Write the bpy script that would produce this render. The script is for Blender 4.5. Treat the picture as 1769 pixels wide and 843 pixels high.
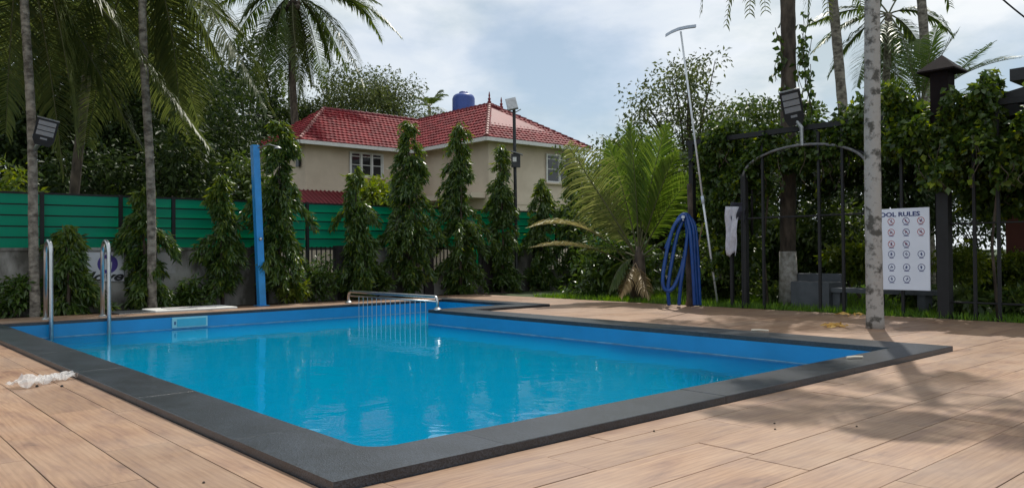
import bpy, math, random
import numpy as np
from mathutils import Vector, Matrix
R = math.radians
random.seed(7); rng = np.random.default_rng(7)
for o in list(bpy.data.objects): bpy.data.objects.remove(o)
scn = bpy.context.scene
COL = scn.collection
PI = math.pi

# ------------------------------------------------------------------ camera
FPX = 1375.0                       # focal length in photograph pixels (1769 wide)
CAMZ = 0.94
cam_d = bpy.data.cameras.new('camera'); cam = bpy.data.objects.new('camera', cam_d); COL.objects.link(cam)
cam_d.sensor_width = 36.0; cam_d.lens = FPX / 1769 * 36.0
cam_d.clip_start = 0.05; cam_d.clip_end = 3000
CR = Matrix.Rotation(R(90 + 0.625), 3, 'X') @ Matrix.Rotation(R(-0.5), 3, 'Z')
cam.matrix_world = Matrix.Translation((0, 0, CAMZ)) @ CR.to_4x4()
scn.camera = cam

# ------------------------------------------------------------------ sky, sun, exposure
SUN_AZ, SUN_EL = 21.0, 58.0        # azimuth clockwise from +Y
world = bpy.data.worlds.new('World'); scn.world = world; world.use_nodes = True
nt = world.node_tree; nt.nodes.clear()
def N(tree, t, **kw):
    n = tree.nodes.new(t)
    for k, v in kw.items():
        if k in n.inputs.keys(): n.inputs[k].default_value = v
        else: setattr(n, k, v)
    return n
sky = N(nt, 'ShaderNodeTexSky', sky_type='NISHITA', sun_disc=False, sun_elevation=R(SUN_EL), sun_rotation=R(SUN_AZ),
        air_density=1.0, dust_density=0.4, ozone_density=2.0)
tc = N(nt, 'ShaderNodeTexCoord')
mp = N(nt, 'ShaderNodeMapping'); mp.inputs['Scale'].default_value = (1, 1, 2.2); mp.inputs['Location'].default_value = (9.16, 0.7, 0.15)
n1 = N(nt, 'ShaderNodeTexNoise', Scale=2.6, Detail=9.0, Roughness=0.52, Distortion=0.25)
cr = N(nt, 'ShaderNodeValToRGB'); e = cr.color_ramp.elements
e[0].position = 0.36; e[0].color = (0.52, 0.52, 0.52, 1); e[1].position = 0.52; e[1].color = (1, 1, 1, 1)
n2 = N(nt, 'ShaderNodeTexNoise', Scale=5.5, Detail=8.0, Roughness=0.55)
cr2 = N(nt, 'ShaderNodeValToRGB'); e = cr2.color_ramp.elements
e[0].position = 0.36; e[0].color = (5.7, 6.7, 7.3, 1); e[1].position = 0.60; e[1].color = (9.2, 9.6, 9.9, 1)
mx = N(nt, 'ShaderNodeMix', data_type='RGBA')
bg = N(nt, 'ShaderNodeBackground', Strength=0.1)
wo = N(nt, 'ShaderNodeOutputWorld')
L = nt.links.new
L(tc.outputs['Generated'], mp.inputs['Vector']); L(mp.outputs[0], n1.inputs['Vector']); L(mp.outputs[0], n2.inputs['Vector'])
L(n1.outputs['Fac'], cr.inputs[0]); L(n2.outputs['Fac'], cr2.inputs[0])
L(cr.outputs[0], mx.inputs[0]); L(sky.outputs[0], mx.inputs[6]); L(cr2.outputs[0], mx.inputs[7])
L(mx.outputs[2], bg.inputs['Color']); L(bg.outputs[0], wo.inputs['Surface'])

sun_d = bpy.data.lights.new('sun', 'SUN'); sun_d.energy = 3.6; sun_d.angle = R(0.6); sun_d.color = (1.0, 0.95, 0.86)
sun = bpy.data.objects.new('sun', sun_d); COL.objects.link(sun)
SDIR = Vector((math.sin(R(SUN_AZ)) * math.cos(R(SUN_EL)), math.cos(R(SUN_AZ)) * math.cos(R(SUN_EL)), math.sin(R(SUN_EL))))
sun.rotation_euler = SDIR.to_track_quat('Z', 'Y').to_euler(); sun.location = SDIR * 60
vs = scn.view_settings
vs.view_transform = 'Standard'; vs.look = 'None'; vs.gamma = 1.0; vs.use_curve_mapping = False; vs.exposure = 0.0
scn.cycles.max_bounces = 8; scn.cycles.transparent_max_bounces = 12
scn.cycles.diffuse_bounces = 3; scn.cycles.glossy_bounces = 3; scn.cycles.transmission_bounces = 4
scn.cycles.use_denoising = True; scn.cycles.volume_bounces = 2
scn.cycles.sample_clamp_indirect = 6.0

# ------------------------------------------------------------------ coordinates
def ray(px, py):
    d = CR @ Vector(((px - 884.5) / FPX, (421.5 - py) / FPX, -1.0))
    return d
def G(px, py, z=0.0):              # where that line of sight meets the level z
    d = ray(px, py); t = (z - CAMZ) / d.z
    return Vector((d.x * t, d.y * t, z))
def D(px, py, Y):                  # the point on that line of sight Y metres ahead
    d = ray(px, py); t = Y / d.y
    return Vector((d.x * t, Y, CAMZ + d.z * t))
VA = Vector((0.750, 0.661, 0)).normalized()      # pool axis running right
VB = Vector((-VA.y, VA.x, 0))                    # pool axis running left
ORG = Vector((-0.711, 3.14, 0))                  # near outer corner of the coping
ANG = math.atan2(VA.y, VA.x)
def W(a, b, z=0.0): return ORG + VA * a + VB * b + Vector((0, 0, z))
def AB(p):
    r = Vector(p) - ORG
    return r.dot(VA), r.dot(VB)
def onA(px, py, a):                # line of sight meets the vertical plane at pool coordinate a
    d = ray(px, py); d2 = Vector((d.x, d.y, 0)); c = Vector((0, 0, CAMZ))
    t = (a - (c - ORG).dot(VA)) / d2.dot(VA)
    return c + d * t
def onB(px, py, b):
    d = ray(px, py); d2 = Vector((d.x, d.y, 0)); c = Vector((0, 0, CAMZ))
    t = (b - (c - ORG).dot(VB)) / d2.dot(VB)
    return c + d * t
MAB = Matrix.Translation(ORG) @ Matrix.Rotation(ANG, 4, 'Z')   # pool frame

# ------------------------------------------------------------------ mesh builder
class MB:
    def __init__(s): s.v = []; s.f = []
    def quad(s, *p):
        n = len(s.v); s.v += [tuple(q) for q in p]; s.f.append(tuple(range(n, n + len(p)))); return s
    def hexa(s, c):                # 8 corners: bottom four ccw, top four ccw
        n = len(s.v); s.v += [tuple(q) for q in c]
        for q in ((3, 2, 1, 0), (4, 5, 6, 7), (0, 1, 5, 4), (1, 2, 6, 5), (2, 3, 7, 6), (3, 0, 4, 7)): s.f.append(tuple(n + i for i in q))
        return s
    def box(s, x0, x1, y0, y1, z0, z1, M=None, bev=0):
        if bev:
            n = len(s.v); b = bev
            ring = lambda i, z: [(x0 + i, y0 + i, z), (x1 - i, y0 + i, z), (x1 - i, y1 - i, z), (x0 + i, y1 - i, z)]
            vv = ring(0, z0) + ring(0, z1 - b) + ring(b, z1)
            if M is not None: vv = [tuple(M @ Vector(p)) for p in vv]
            s.v += vv
            s.f.append((n + 3, n + 2, n + 1, n)); s.f.append((n + 8, n + 9, n + 10, n + 11))
            for k in (0, 4):
                for i in range(4):
                    j = (i + 1) % 4; s.f.append((n + k + i, n + k + j, n + k + 4 + j, n + k + 4 + i))
            return s
        c = [(x0, y0, z0), (x1, y0, z0), (x1, y1, z0), (x0, y1, z0), (x0, y0, z1), (x1, y0, z1), (x1, y1, z1), (x0, y1, z1)]
        if M is not None: c = [M @ Vector(p) for p in c]
        return s.hexa(c)
    def prism(s, poly, z0, z1, M=None):
        n = len(s.v); k = len(poly)
        vv = [(x, y, z0) for x, y in poly] + [(x, y, z1) for x, y in poly]
        if M is not None: vv = [tuple(M @ Vector(p)) for p in vv]
        s.v += vv
        s.f.append(tuple(n + i for i in reversed(range(k)))); s.f.append(tuple(n + k + i for i in range(k)))
        for i in range(k):
            j = (i + 1) % k; s.f.append((n + i, n + j, n + k + j, n + k + i))
        return s
    def tube(s, pts, rad, n=8, cap=True):
        pts = [Vector(p) for p in pts]; m = len(pts)
        if not hasattr(rad, '__len__'): rad = [rad] * m
        base = len(s.v); up = None
        for i, p in enumerate(pts):
            t = (pts[min(i + 1, m - 1)] - pts[max(i - 1, 0)]).normalized()
            if up is None: up = t.orthogonal().normalized()
            up = (up - t * up.dot(t)).normalized(); sd = t.cross(up)
            for k in range(n):
                a = 2 * PI * k / n
                s.v.append(tuple(p + (up * math.cos(a) + sd * math.sin(a)) * rad[i]))
        for i in range(m - 1):
            for k in range(n):
                k2 = (k + 1) % n; a = base + i * n
                s.f.append((a + k, a + k2, a + n + k2, a + n + k))
        if cap:
            s.f.append(tuple(base + k for k in reversed(range(n)))); s.f.append(tuple(base + (m - 1) * n + k for k in range(n)))
        return s
    def lathe(s, prof, n=16, M=None):    # prof [(r,z)]
        base = len(s.v)
        for r, z in prof:
            for k in range(n):
                a = 2 * PI * k / n; p = Vector((r * math.cos(a), r * math.sin(a), z))
                s.v.append(tuple(M @ p if M is not None else p))
        m = len(prof)
        for i in range(m - 1):
            for k in range(n):
                k2 = (k + 1) % n; a = base + i * n
                s.f.append((a + k, a + k2, a + n + k2, a + n + k))
        s.f.append(tuple(base + k for k in reversed(range(n)))); s.f.append(tuple(base + (m - 1) * n + k for k in range(n)))
        return s
    def mesh(s, name, mat, smooth=False):
        me = bpy.data.meshes.new(name); me.from_pydata(s.v, [], s.f); me.update()
        if mat is not None: me.materials.append(mat)
        if smooth: me.polygons.foreach_set('use_smooth', [True] * len(me.polygons))
        return me
    def build(s, name, mat, parent=None, smooth=False):
        return link(name, s.mesh(name, mat, smooth), parent)
def link(name, me, parent=None, M=None):
    o = bpy.data.objects.new(name, me); COL.objects.link(o)
    if parent is not None:
        o.parent = parent; o.matrix_parent_inverse = WM[parent.name].inverted()
    if M is not None: o.matrix_world = M
    WM[o.name] = M.copy() if M is not None else Matrix.Identity(4)
    return o
WM = {}
def np_mesh(name, V, F, mat, smooth=False):      # V (n,3)  F (m,k)
    me = bpy.data.meshes.new(name); V = np.asarray(V, np.float32); F = np.asarray(F, np.int32)
    me.vertices.add(len(V)); me.vertices.foreach_set('co', V.ravel())
    k = F.shape[1]; me.loops.add(F.size); me.loops.foreach_set('vertex_index', F.ravel())
    me.polygons.add(len(F)); me.polygons.foreach_set('loop_start', np.arange(0, F.size, k, dtype=np.int32))
    me.update(calc_edges=True); me.validate()
    me.materials.append(mat)
    if smooth: me.polygons.foreach_set('use_smooth', np.ones(len(F), bool))
    return me
def thing(name, label, cat, loc=(0, 0, 0), group=None):
    o = bpy.data.objects.new(name, None); COL.objects.link(o); o.empty_display_size = 0.2
    M = Matrix.Translation(Vector(loc)); o.matrix_world = M; WM[o.name] = M
    return tag(o, label, cat, group)
def tag(o, label=None, cat=None, group=None, kind=None):
    if label: o['label'] = label
    if cat: o['category'] = cat
    if group: o['group'] = group
    if kind: o['kind'] = kind
    return o
def struct(o): o['kind'] = 'structure'; return o

# ------------------------------------------------------------------ materials
def mat(name, col, rough=0.6, var=0.0, vscale=6.0, col2=None, bump=0.0, bscale=30.0, metal=0.0, spec=0.5, coord='Object', stretch=None, trans=0.0, detail=6.0, thr=(0.35, 0.65)):
    m = bpy.data.materials.new(name); m.use_nodes = True; t = m.node_tree
    p = t.nodes['Principled BSDF']; out = t.nodes['Material Output']
    p.inputs['Roughness'].default_value = rough; p.inputs['Metallic'].default_value = metal
    p.inputs['Specular IOR Level'].default_value = spec
    p.inputs['Base Color'].default_value = (*col, 1)
    vec = None
    if var or col2 or bump:
        tcn = N(t, 'ShaderNodeTexCoord'); vec = tcn.outputs[coord]
        if stretch:
            mpn = N(t, 'ShaderNodeMapping'); mpn.inputs['Scale'].default_value = stretch
            t.links.new(vec, mpn.inputs[0]); vec = mpn.outputs[0]
    colout = None
    if var or col2:
        c2 = col2 or tuple(min(1, c * (1 - var)) for c in col)
        nz = N(t, 'ShaderNodeTexNoise', Scale=vscale, Detail=detail, Roughness=0.6)
        rp = N(t, 'ShaderNodeValToRGB'); rp.color_ramp.elements[0].position = thr[0]; rp.color_ramp.elements[1].position = thr[1]
        rp.color_ramp.elements[0].color = (*c2, 1); rp.color_ramp.elements[1].color = (*col, 1)
        t.links.new(vec, nz.inputs['Vector']); t.links.new(nz.outputs['Fac'], rp.inputs[0]); t.links.new(rp.outputs[0], p.inputs['Base Color'])
        colout = rp.outputs[0]
    if bump:
        nb = N(t, 'ShaderNodeTexNoise', Scale=bscale, Detail=5.0); bp = N(t, 'ShaderNodeBump', Strength=bump, Distance=0.02)
        t.links.new(vec, nb.inputs['Vector']); t.links.new(nb.outputs['Fac'], bp.inputs['Height']); t.links.new(bp.outputs[0], p.inputs['Normal'])
    return m
def leaf_mat(name, c1, c2, transl=0.45, rough=0.45, tcol=None, spec=0.4):
    m = bpy.data.materials.new(name); m.use_nodes = True; t = m.node_tree
    p = t.nodes['Principled BSDF']; out = t.nodes['Material Output']
    if transl and name != 'green_sheet': c1, c2 = [(c[0] * 1.42, c[1] * 1.26, c[2] * 0.95) for c in (c1, c2)]
    g = N(t, 'ShaderNodeNewGeometry'); rp = N(t, 'ShaderNodeValToRGB')
    e = rp.color_ramp.elements
    e[0].position = 0.0; e[0].color = (*c1, 1); e[1].position = 1.0; e[1].color = (*c2, 1)
    t.links.new(g.outputs['Random Per Island'], rp.inputs[0]); t.links.new(rp.outputs[0], p.inputs['Base Color'])
    p.inputs['Roughness'].default_value = rough; p.inputs['Specular IOR Level'].default_value = spec
    tr = N(t, 'ShaderNodeBsdfTranslucent')
    hs = N(t, 'ShaderNodeHueSaturation', Hue=0.485, Saturation=1.15, Value=1.5)
    t.links.new(rp.outputs[0], hs.inputs['Color']); t.links.new(hs.outputs[0], tr.inputs['Color'])
    mixn = N(t, 'ShaderNodeMixShader'); mixn.inputs[0].default_value = transl
    t.links.new(p.outputs[0], mixn.inputs[1]); t.links.new(tr.outputs[0], mixn.inputs[2]); t.links.new(mixn.outputs[0], out.inputs['Surface'])
    return m

def wood_mat():
    m = bpy.data.materials.new('wood_look_tile'); m.use_nodes = True; t = m.node_tree; l = t.links.new
    p = t.nodes['Principled BSDF']
    tcn = N(t, 'ShaderNodeTexCoord'); oi = N(t, 'ShaderNodeObjectInfo'); g = N(t, 'ShaderNodeNewGeometry')
    ad = N(t, 'ShaderNodeMath', operation='ADD'); l(oi.outputs['Random'], ad.inputs[0]); l(g.outputs['Random Per Island'], ad.inputs[1])
    mu = N(t, 'ShaderNodeMath', operation='MULTIPLY'); mu.inputs[1].default_value = 37.0; l(ad.outputs[0], mu.inputs[0])
    cx = N(t, 'ShaderNodeCombineXYZ'); l(mu.outputs[0], cx.inputs[2]); l(mu.outputs[0], cx.inputs[0])
    va = N(t, 'ShaderNodeVectorMath', operation='ADD'); l(tcn.outputs['Object'], va.inputs[0]); l(cx.outputs[0], va.inputs[1])
    # broad knots and stains
    m1 = N(t, 'ShaderNodeMapping'); m1.inputs['Scale'].default_value = (0.95, 5.2, 1); l(va.outputs[0], m1.inputs[0])
    k = N(t, 'ShaderNodeTexNoise', Scale=1.5, Detail=6.0, Roughness=0.62, Distortion=1.4); l(m1.outputs[0], k.inputs['Vector'])
    # cathedral grain
    m2 = N(t, 'ShaderNodeMapping'); m2.inputs['Scale'].default_value = (1.0, 9.0, 1); l(va.outputs[0], m2.inputs[0])
    w = N(t, 'ShaderNodeTexWave', wave_type='BANDS', bands_direction='Y', Scale=1.1, Distortion=9.0, Detail=3.0)
    w.inputs['Detail Scale'].default_value = 0.9; l(m2.outputs[0], w.inputs['Vector'])
    m3 = N(t, 'ShaderNodeMapping'); m3.inputs['Scale'].default_value = (3.0, 55.0, 1); l(va.outputs[0], m3.inputs[0])
    f = N(t, 'ShaderNodeTexNoise', Scale=2.0, Detail=6.0, Roughness=0.6); l(m3.outputs[0], f.inputs['Vector'])
    r1 = N(t, 'ShaderNodeValToRGB'); e = r1.color_ramp.elements
    e[0].position = 0.26; e[0].color = (0.12, 0.06, 0.04, 1); e[1].position = 0.54; e[1].color = (0.365, 0.222, 0.14, 1)
    e2 = r1.color_ramp.elements.new(0.38); e2.color = (0.27, 0.155, 0.104, 1)
    e3 = r1.color_ramp.elements.new(0.7); e3.color = (0.415, 0.265, 0.172, 1)
    l(k.outputs['Fac'], r1.inputs[0])
    gr = N(t, 'ShaderNodeMix', data_type='RGBA', blend_type='MULTIPLY'); gr.inputs[0].default_value = 0.34
    r2 = N(t, 'ShaderNodeValToRGB'); r2.color_ramp.elements[0].position = 0.1; r2.color_ramp.elements[0].color = (0.55, 0.48, 0.42, 1); r2.color_ramp.elements[1].position = 0.5; r2.color_ramp.elements[1].color = (1, 1, 1, 1)
    l(w.outputs['Fac'], r2.inputs[0]); l(r1.outputs[0], gr.inputs[6]); l(r2.outputs[0], gr.inputs[7])
    gf = N(t, 'ShaderNodeMix', data_type='RGBA', blend_type='MULTIPLY'); gf.inputs[0].default_value = 0.5
    r3 = N(t, 'ShaderNodeValToRGB'); r3.color_ramp.elements[0].position = 0.3; r3.color_ramp.elements[0].color = (0.6, 0.56, 0.52, 1); r3.color_ramp.elements[1].position = 0.62
    l(f.outputs['Fac'], r3.inputs[0]); l(gr.outputs[2], gf.inputs[6]); l(r3.outputs[0], gf.inputs[7])
    hv = N(t, 'ShaderNodeHueSaturation', Saturation=1.07); mr = N(t, 'ShaderNodeMapRange'); mr.inputs['To Min'].default_value = 0.78; mr.inputs['To Max'].default_value = 1.06
    fr = N(t, 'ShaderNodeMath', operation='FRACT'); l(mu.outputs[0], fr.inputs[0]); l(fr.outputs[0], mr.inputs[0]); l(mr.outputs[0], hv.inputs['Value']); l(gf.outputs[2], hv.inputs['Color'])
    # dust and wear that crosses the joints
    wn = N(t, 'ShaderNodeTexNoise', Scale=0.9, Detail=7.0, Roughness=0.65); l(g.outputs['Position'], wn.inputs['Vector'])
    r4 = N(t, 'ShaderNodeValToRGB'); r4.color_ramp.elements[0].position = 0.36; r4.color_ramp.elements[0].color = (0, 0, 0, 1); r4.color_ramp.elements[1].position = 0.72; r4.color_ramp.elements[1].color = (0.5, 0.5, 0.5, 1)
    l(wn.outputs['Fac'], r4.inputs[0])
    du = N(t, 'ShaderNodeMix', data_type='RGBA'); du.inputs[7].default_value = (0.40, 0.295, 0.222, 1); l(r4.outputs[0], du.inputs[0]); l(hv.outputs[0], du.inputs[6])
    l(du.outputs[2], p.inputs['Base Color'])
    rr = N(t, 'ShaderNodeMapRange'); rr.inputs['To Min'].default_value = 0.40; rr.inputs['To Max'].default_value = 0.58; l(wn.outputs['Fac'], rr.inputs[0]); l(rr.outputs[0], p.inputs['Roughness'])
    p.inputs['Specular IOR Level'].default_value = 0.6
    bp = N(t, 'ShaderNodeBump', Strength=0.25, Distance=0.003); l(f.outputs['Fac'], bp.inputs['Height']); l(bp.outputs[0], p.inputs['Normal'])
    return m

def granite_mat():
    m = bpy.data.materials.new('dark_granite'); m.use_nodes = True; t = m.node_tree; l = t.links.new
    p = t.nodes['Principled BSDF']; g = N(t, 'ShaderNodeNewGeometry'); oi = N(t, 'ShaderNodeObjectInfo')
    v = N(t, 'ShaderNodeTexVoronoi', Scale=150.0); l(g.outputs['Position'], v.inputs['Vector'])
    n = N(t, 'ShaderNodeTexNoise', Scale=3.5, Detail=9.0, Roughness=0.7); l(g.outputs['Position'], n.inputs['Vector'])
    r1 = N(t, 'ShaderNodeValToRGB'); e = r1.color_ramp.elements
    e[0].position = 0.25; e[0].color = (0.006, 0.008, 0.011, 1); e[1].position = 0.72; e[1].color = (0.024, 0.030, 0.040, 1)
    l(n.outputs['Fac'], r1.inputs[0])
    r2 = N(t, 'ShaderNodeValToRGB'); r2.color_ramp.elements[0].color = (0.4, 0.4, 0.4, 1); r2.color_ramp.elements[1].color = (2.0, 2.0, 2.0, 1)
    sp = N(t, 'ShaderNodeSeparateColor'); l(v.outputs['Color'], sp.inputs[0]); l(sp.outputs[0], r2.inputs[0])
    mu = N(t, 'ShaderNodeMix', data_type='RGBA', blend_type='MULTIPLY'); mu.inputs[0].default_value = 1.0
    l(r1.outputs[0], mu.inputs[6]); l(r2.outputs[0], mu.inputs[7])
    hv = N(t, 'ShaderNodeHueSaturation'); mr = N(t, 'ShaderNodeMapRange'); mr.inputs['To Min'].default_value = 0.85; mr.inputs['To Max'].default_value = 1.25
    l(oi.outputs['Random'], mr.inputs[0]); l(mr.outputs[0], hv.inputs['Value']); l(mu.outputs[2], hv.inputs['Color'])
    l(hv.outputs[0], p.inputs['Base Color'])
    p.inputs['Roughness'].default_value = 0.34; p.inputs['Specular IOR Level'].default_value = 0.65
    bp = N(t, 'ShaderNodeBump', Strength=0.35, Distance=0.003); l(v.outputs['Distance'], bp.inputs['Height']); l(bp.outputs[0], p.inputs['Normal'])
    return m

def water_mat():
    m = bpy.data.materials.new('pool_water'); m.use_nodes = True; t = m.node_tree; l = t.links.new
    t.nodes.remove(t.nodes['Principled BSDF']); out = t.nodes['Material Output']
    g = N(t, 'ShaderNodeNewGeometry')
    mp1 = N(t, 'ShaderNodeMapping'); mp1.inputs['Scale'].default_value = (1.0, 1.0, 1.0); l(g.outputs['Position'], mp1.inputs[0])
    n1 = N(t, 'ShaderNodeTexNoise', Scale=2.2, Detail=3.0, Roughness=0.5, Distortion=0.6); l(mp1.outputs[0], n1.inputs['Vector'])
    n2 = N(t, 'ShaderNodeTexNoise', Scale=0.45, Detail=2.0); l(mp1.outputs[0], n2.inputs['Vector'])
    mm = N(t, 'ShaderNodeMath', operation='MULTIPLY'); l(n1.outputs['Fac'], mm.inputs[0]); l(n2.outputs['Fac'], mm.inputs[1])
    n3 = N(t, 'ShaderNodeTexNoise', Scale=11.0, Detail=2.0, Distortion=0.8); l(mp1.outputs[0], n3.inputs['Vector'])
    n4 = N(t, 'ShaderNodeTexNoise', Scale=0.8, Detail=2.0); l(mp1.outputs[0], n4.inputs['Vector'])
    rp4 = N(t, 'ShaderNodeMapRange'); rp4.inputs['From Min'].default_value = 0.52; rp4.inputs['From Max'].default_value = 0.72; rp4.inputs['To Max'].default_value = 0.16; l(n4.outputs['Fac'], rp4.inputs[0])
    m3 = N(t, 'ShaderNodeMath', operation='MULTIPLY'); l(n3.outputs['Fac'], m3.inputs[0]); l(rp4.outputs[0], m3.inputs[1])
    sm_ = N(t, 'ShaderNodeMath', operation='ADD'); l(mm.outputs[0], sm_.inputs[0]); l(m3.outputs[0], sm_.inputs[1])
    bp = N(t, 'ShaderNodeBump', Strength=0.2, Distance=0.05); l(sm_.outputs[0], bp.inputs['Height'])
    fr = N(t, 'ShaderNodeFresnel', IOR=1.33); l(bp.outputs[0], fr.inputs['Normal'])
    sc = N(t, 'ShaderNodeMath', operation='MULTIPLY'); sc.inputs[1].default_value = 0.85; l(fr.outputs[0], sc.inputs[0])
    tr = N(t, 'ShaderNodeBsdfTransparent'); tr.inputs['Color'].default_value = (0.9, 0.98, 1.0, 1)
    gl = N(t, 'ShaderNodeBsdfGlossy', Roughness=0.02); gl.inputs['Color'].default_value = (0.85, 0.95, 1, 1); l(bp.outputs[0], gl.inputs['Normal'])
    ms = N(t, 'ShaderNodeMixShader'); l(sc.outputs[0], ms.inputs[0]); l(tr.outputs[0], ms.inputs[1]); l(gl.outputs[0], ms.inputs[2]); l(ms.outputs[0], out.inputs['Surface'])
    pv = N(t, 'ShaderNodeVolumePrincipled', Density=1.25, Anisotropy=0.0); pv.inputs['Color'].default_value = (0.003, 0.64, 0.90, 1)
    l(pv.outputs[0], out.inputs['Volume'])
    return m

def glass_mat(name, tint, rough=0.05):
    return mat(name, tint, rough=rough, spec=0.8)

M_wood = wood_mat(); M_granite = granite_mat(); M_water = water_mat()
M_poolwall = mat('blue_pool_paint', (0.004, 0.27, 0.60), 0.35, var=0.18, vscale=1.2, bump=0.05, bscale=3)
M_poolfloor = mat('cyan_pool_floor', (0.015, 0.42, 0.60), 0.5, var=0.1, vscale=0.8)
M_grout = mat('dark_grout', (0.05, 0.035, 0.028), 0.9, var=0.4)
M_soil = mat('damp_soil', (0.075, 0.052, 0.034), 0.95, var=0.5, vscale=4, bump=0.6, bscale=14)
M_lawnbase = mat('lawn_soil', (0.06, 0.085, 0.028), 0.95, var=0.5, vscale=2.5, bump=0.5, bscale=20)
M_steel = mat('polished_steel', (0.60, 0.61, 0.62), 0.3, metal=1.0, var=0.15, vscale=20)
M_zinc = mat('galvanised_steel', (0.42, 0.43, 0.44), 0.42, metal=0.9, var=0.3, vscale=14)
M_zinc_d = mat('weathered_pipe', (0.20, 0.20, 0.205), 0.6, metal=0.4, var=0.4, vscale=12)
M_black = mat('black_paint', (0.011, 0.011, 0.013), 0.65, var=0.4, vscale=9)
M_darkmetal = mat('dark_grey_metal', (0.035, 0.036, 0.04), 0.4, metal=0.3, var=0.3, vscale=8)
M_concrete = mat('stained_concrete', (0.36, 0.345, 0.32), 0.9, col2=(0.09, 0.085, 0.072), vscale=1.3, bump=0.4, bscale=18, thr=(0.44, 0.57), stretch=(1, 1, 0.45))
M_plaster_lt = mat('pale_plaster', (0.42, 0.40, 0.40), 0.85, col2=(0.24, 0.22, 0.2), vscale=2.5, thr=(0.3, 0.55))
M_pillar = mat('dark_pillar_paint', (0.05, 0.04, 0.045), 0.8, var=0.4)
M_pillar2 = mat('dark_brown_paint', (0.016, 0.011, 0.012), 0.9, var=0.4, spec=0.15)
M_green = leaf_mat('green_sheet', (0.006, 0.31, 0.215), (0.010, 0.39, 0.27), 0.5, 0.42)
M_cream = mat('cream_house_paint', (0.68, 0.57, 0.45), 0.85, col2=(0.56, 0.46, 0.355), vscale=0.7, bump=0.1, bscale=10)
M_white = mat('white_paint', (0.72, 0.71, 0.68), 0.55, var=0.12, vscale=4)
M_tile = leaf_mat('red_roof_tile', (0.14, 0.014, 0.019), (0.27, 0.027, 0.033), transl=0.0, rough=0.6, spec=0.2)
M_ridge = mat('ridge_tile', (0.26, 0.075, 0.065), 0.5, var=0.35, vscale=8)
M_redroof = mat('red_sheet_roof', (0.19, 0.017, 0.024), 0.6, var=0.25, vscale=2)
M_glass = mat('dark_window_glass', (0.018, 0.02, 0.024), 0.06, spec=0.7)
M_bluepole = mat('blue_pole_paint', (0.03, 0.30, 0.72), 0.38, var=0.2, vscale=5)
M_tank = mat('blue_plastic_tank', (0.03, 0.075, 0.32), 0.45, var=0.2, vscale=3)
M_hose = mat('blue_hose_rubber', (0.006, 0.06, 0.27), 0.38, var=0.25, vscale=10)
M_brushpole = mat('anodised_pole', (0.78, 0.80, 0.84), 0.35, metal=0.2, var=0.1)
M_paleblue = mat('pale_plastic', (0.55, 0.62, 0.74), 0.4, var=0.1)
M_led = mat('led_lens', (0.26, 0.26, 0.27), 0.25, var=0.15, vscale=40)
M_board = mat('sign_board_face', (0.78, 0.82, 0.93), 0.35, var=0.06, vscale=3)
M_navy = mat('navy_print', (0.01, 0.022, 0.16), 0.5)
M_red = mat('red_print', (0.42, 0.03, 0.03), 0.5)
M_purple = mat('purple_print', (0.05, 0.02, 0.22), 0.5)
M_banner = mat('white_banner', (0.62, 0.62, 0.66), 0.6, var=0.1)
M_cloth_w = mat('white_cloth', (0.62, 0.61, 0.68), 0.9, var=0.25, vscale=14, bump=0.3, bscale=20)
M_cloth_k = mat('dark_cloth', (0.03, 0.03, 0.045), 0.9, var=0.3)
M_bark_pale = mat('pale_palm_bark', (0.36, 0.34, 0.32), 0.85, col2=(0.085, 0.08, 0.07), vscale=9.5, bump=0.5, bscale=24, thr=(0.38, 0.50), detail=8.0, stretch=(1, 1, 1.0))
M_bark_grey = mat('grey_palm_bark', (0.30, 0.265, 0.22), 0.9, col2=(0.075, 0.062, 0.05), vscale=7, bump=0.6, bscale=20, thr=(0.36, 0.62), stretch=(1, 1, 1.6))
M_bark_dark = mat('dark_bark', (0.12, 0.092, 0.07), 0.95, col2=(0.035, 0.026, 0.02), vscale=9, bump=0.7, bscale=22, stretch=(1, 1, 0.4))
M_lime = mat('limewashed_bark', (0.48, 0.46, 0.43), 0.9, col2=(0.2, 0.18, 0.15), vscale=10, bump=0.4)
M_rachis = mat('frond_rachis', (0.10, 0.10, 0.04), 0.6, var=0.3)
M_rachis_dry = mat('dry_rachis', (0.28, 0.20, 0.12), 0.7, var=0.3)
M_frond = leaf_mat('palm_leaflet', (0.028, 0.062, 0.018), (0.075, 0.115, 0.035), 0.32, 0.38, spec=0.5)
M_frond_dark = leaf_mat('dark_palm_leaflet', (0.038, 0.062, 0.024), (0.085, 0.115, 0.048), 0.42, 0.42, spec=0.3)
M_frond_y = leaf_mat('young_palm_leaflet', (0.045, 0.10, 0.022), (0.11, 0.175, 0.05), 0.42, 0.36, spec=0.5)
M_frond_sunlit = leaf_mat('sunlit_palm_leaflet', (0.08, 0.12, 0.045), (0.20, 0.24, 0.12), 0.4, 0.36, spec=0.5)  # paler leaf colour stands in for light catching the left fronds
M_frond_pale = leaf_mat('pale_palm_leaflet', (0.17, 0.19, 0.10), (0.34, 0.34, 0.22), 0.35, 0.4)
M_frond_dry = leaf_mat('dry_palm_leaflet', (0.20, 0.16, 0.10), (0.36, 0.31, 0.22), 0.3, 0.5)
M_ashoka = leaf_mat('ashoka_leaf', (0.022, 0.058, 0.016), (0.068, 0.122, 0.030), 0.30, 0.30, spec=0.55)
M_ashoka_new = leaf_mat('ashoka_new_leaf', (0.055, 0.11, 0.022), (0.135, 0.185, 0.035), 0.42, 0.34)
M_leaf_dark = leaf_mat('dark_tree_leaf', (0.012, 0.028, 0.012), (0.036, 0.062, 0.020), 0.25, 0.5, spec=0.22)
M_leaf_mid = leaf_mat('mid_tree_leaf', (0.026, 0.058, 0.018), (0.078, 0.122, 0.034), 0.35, 0.38)
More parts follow.
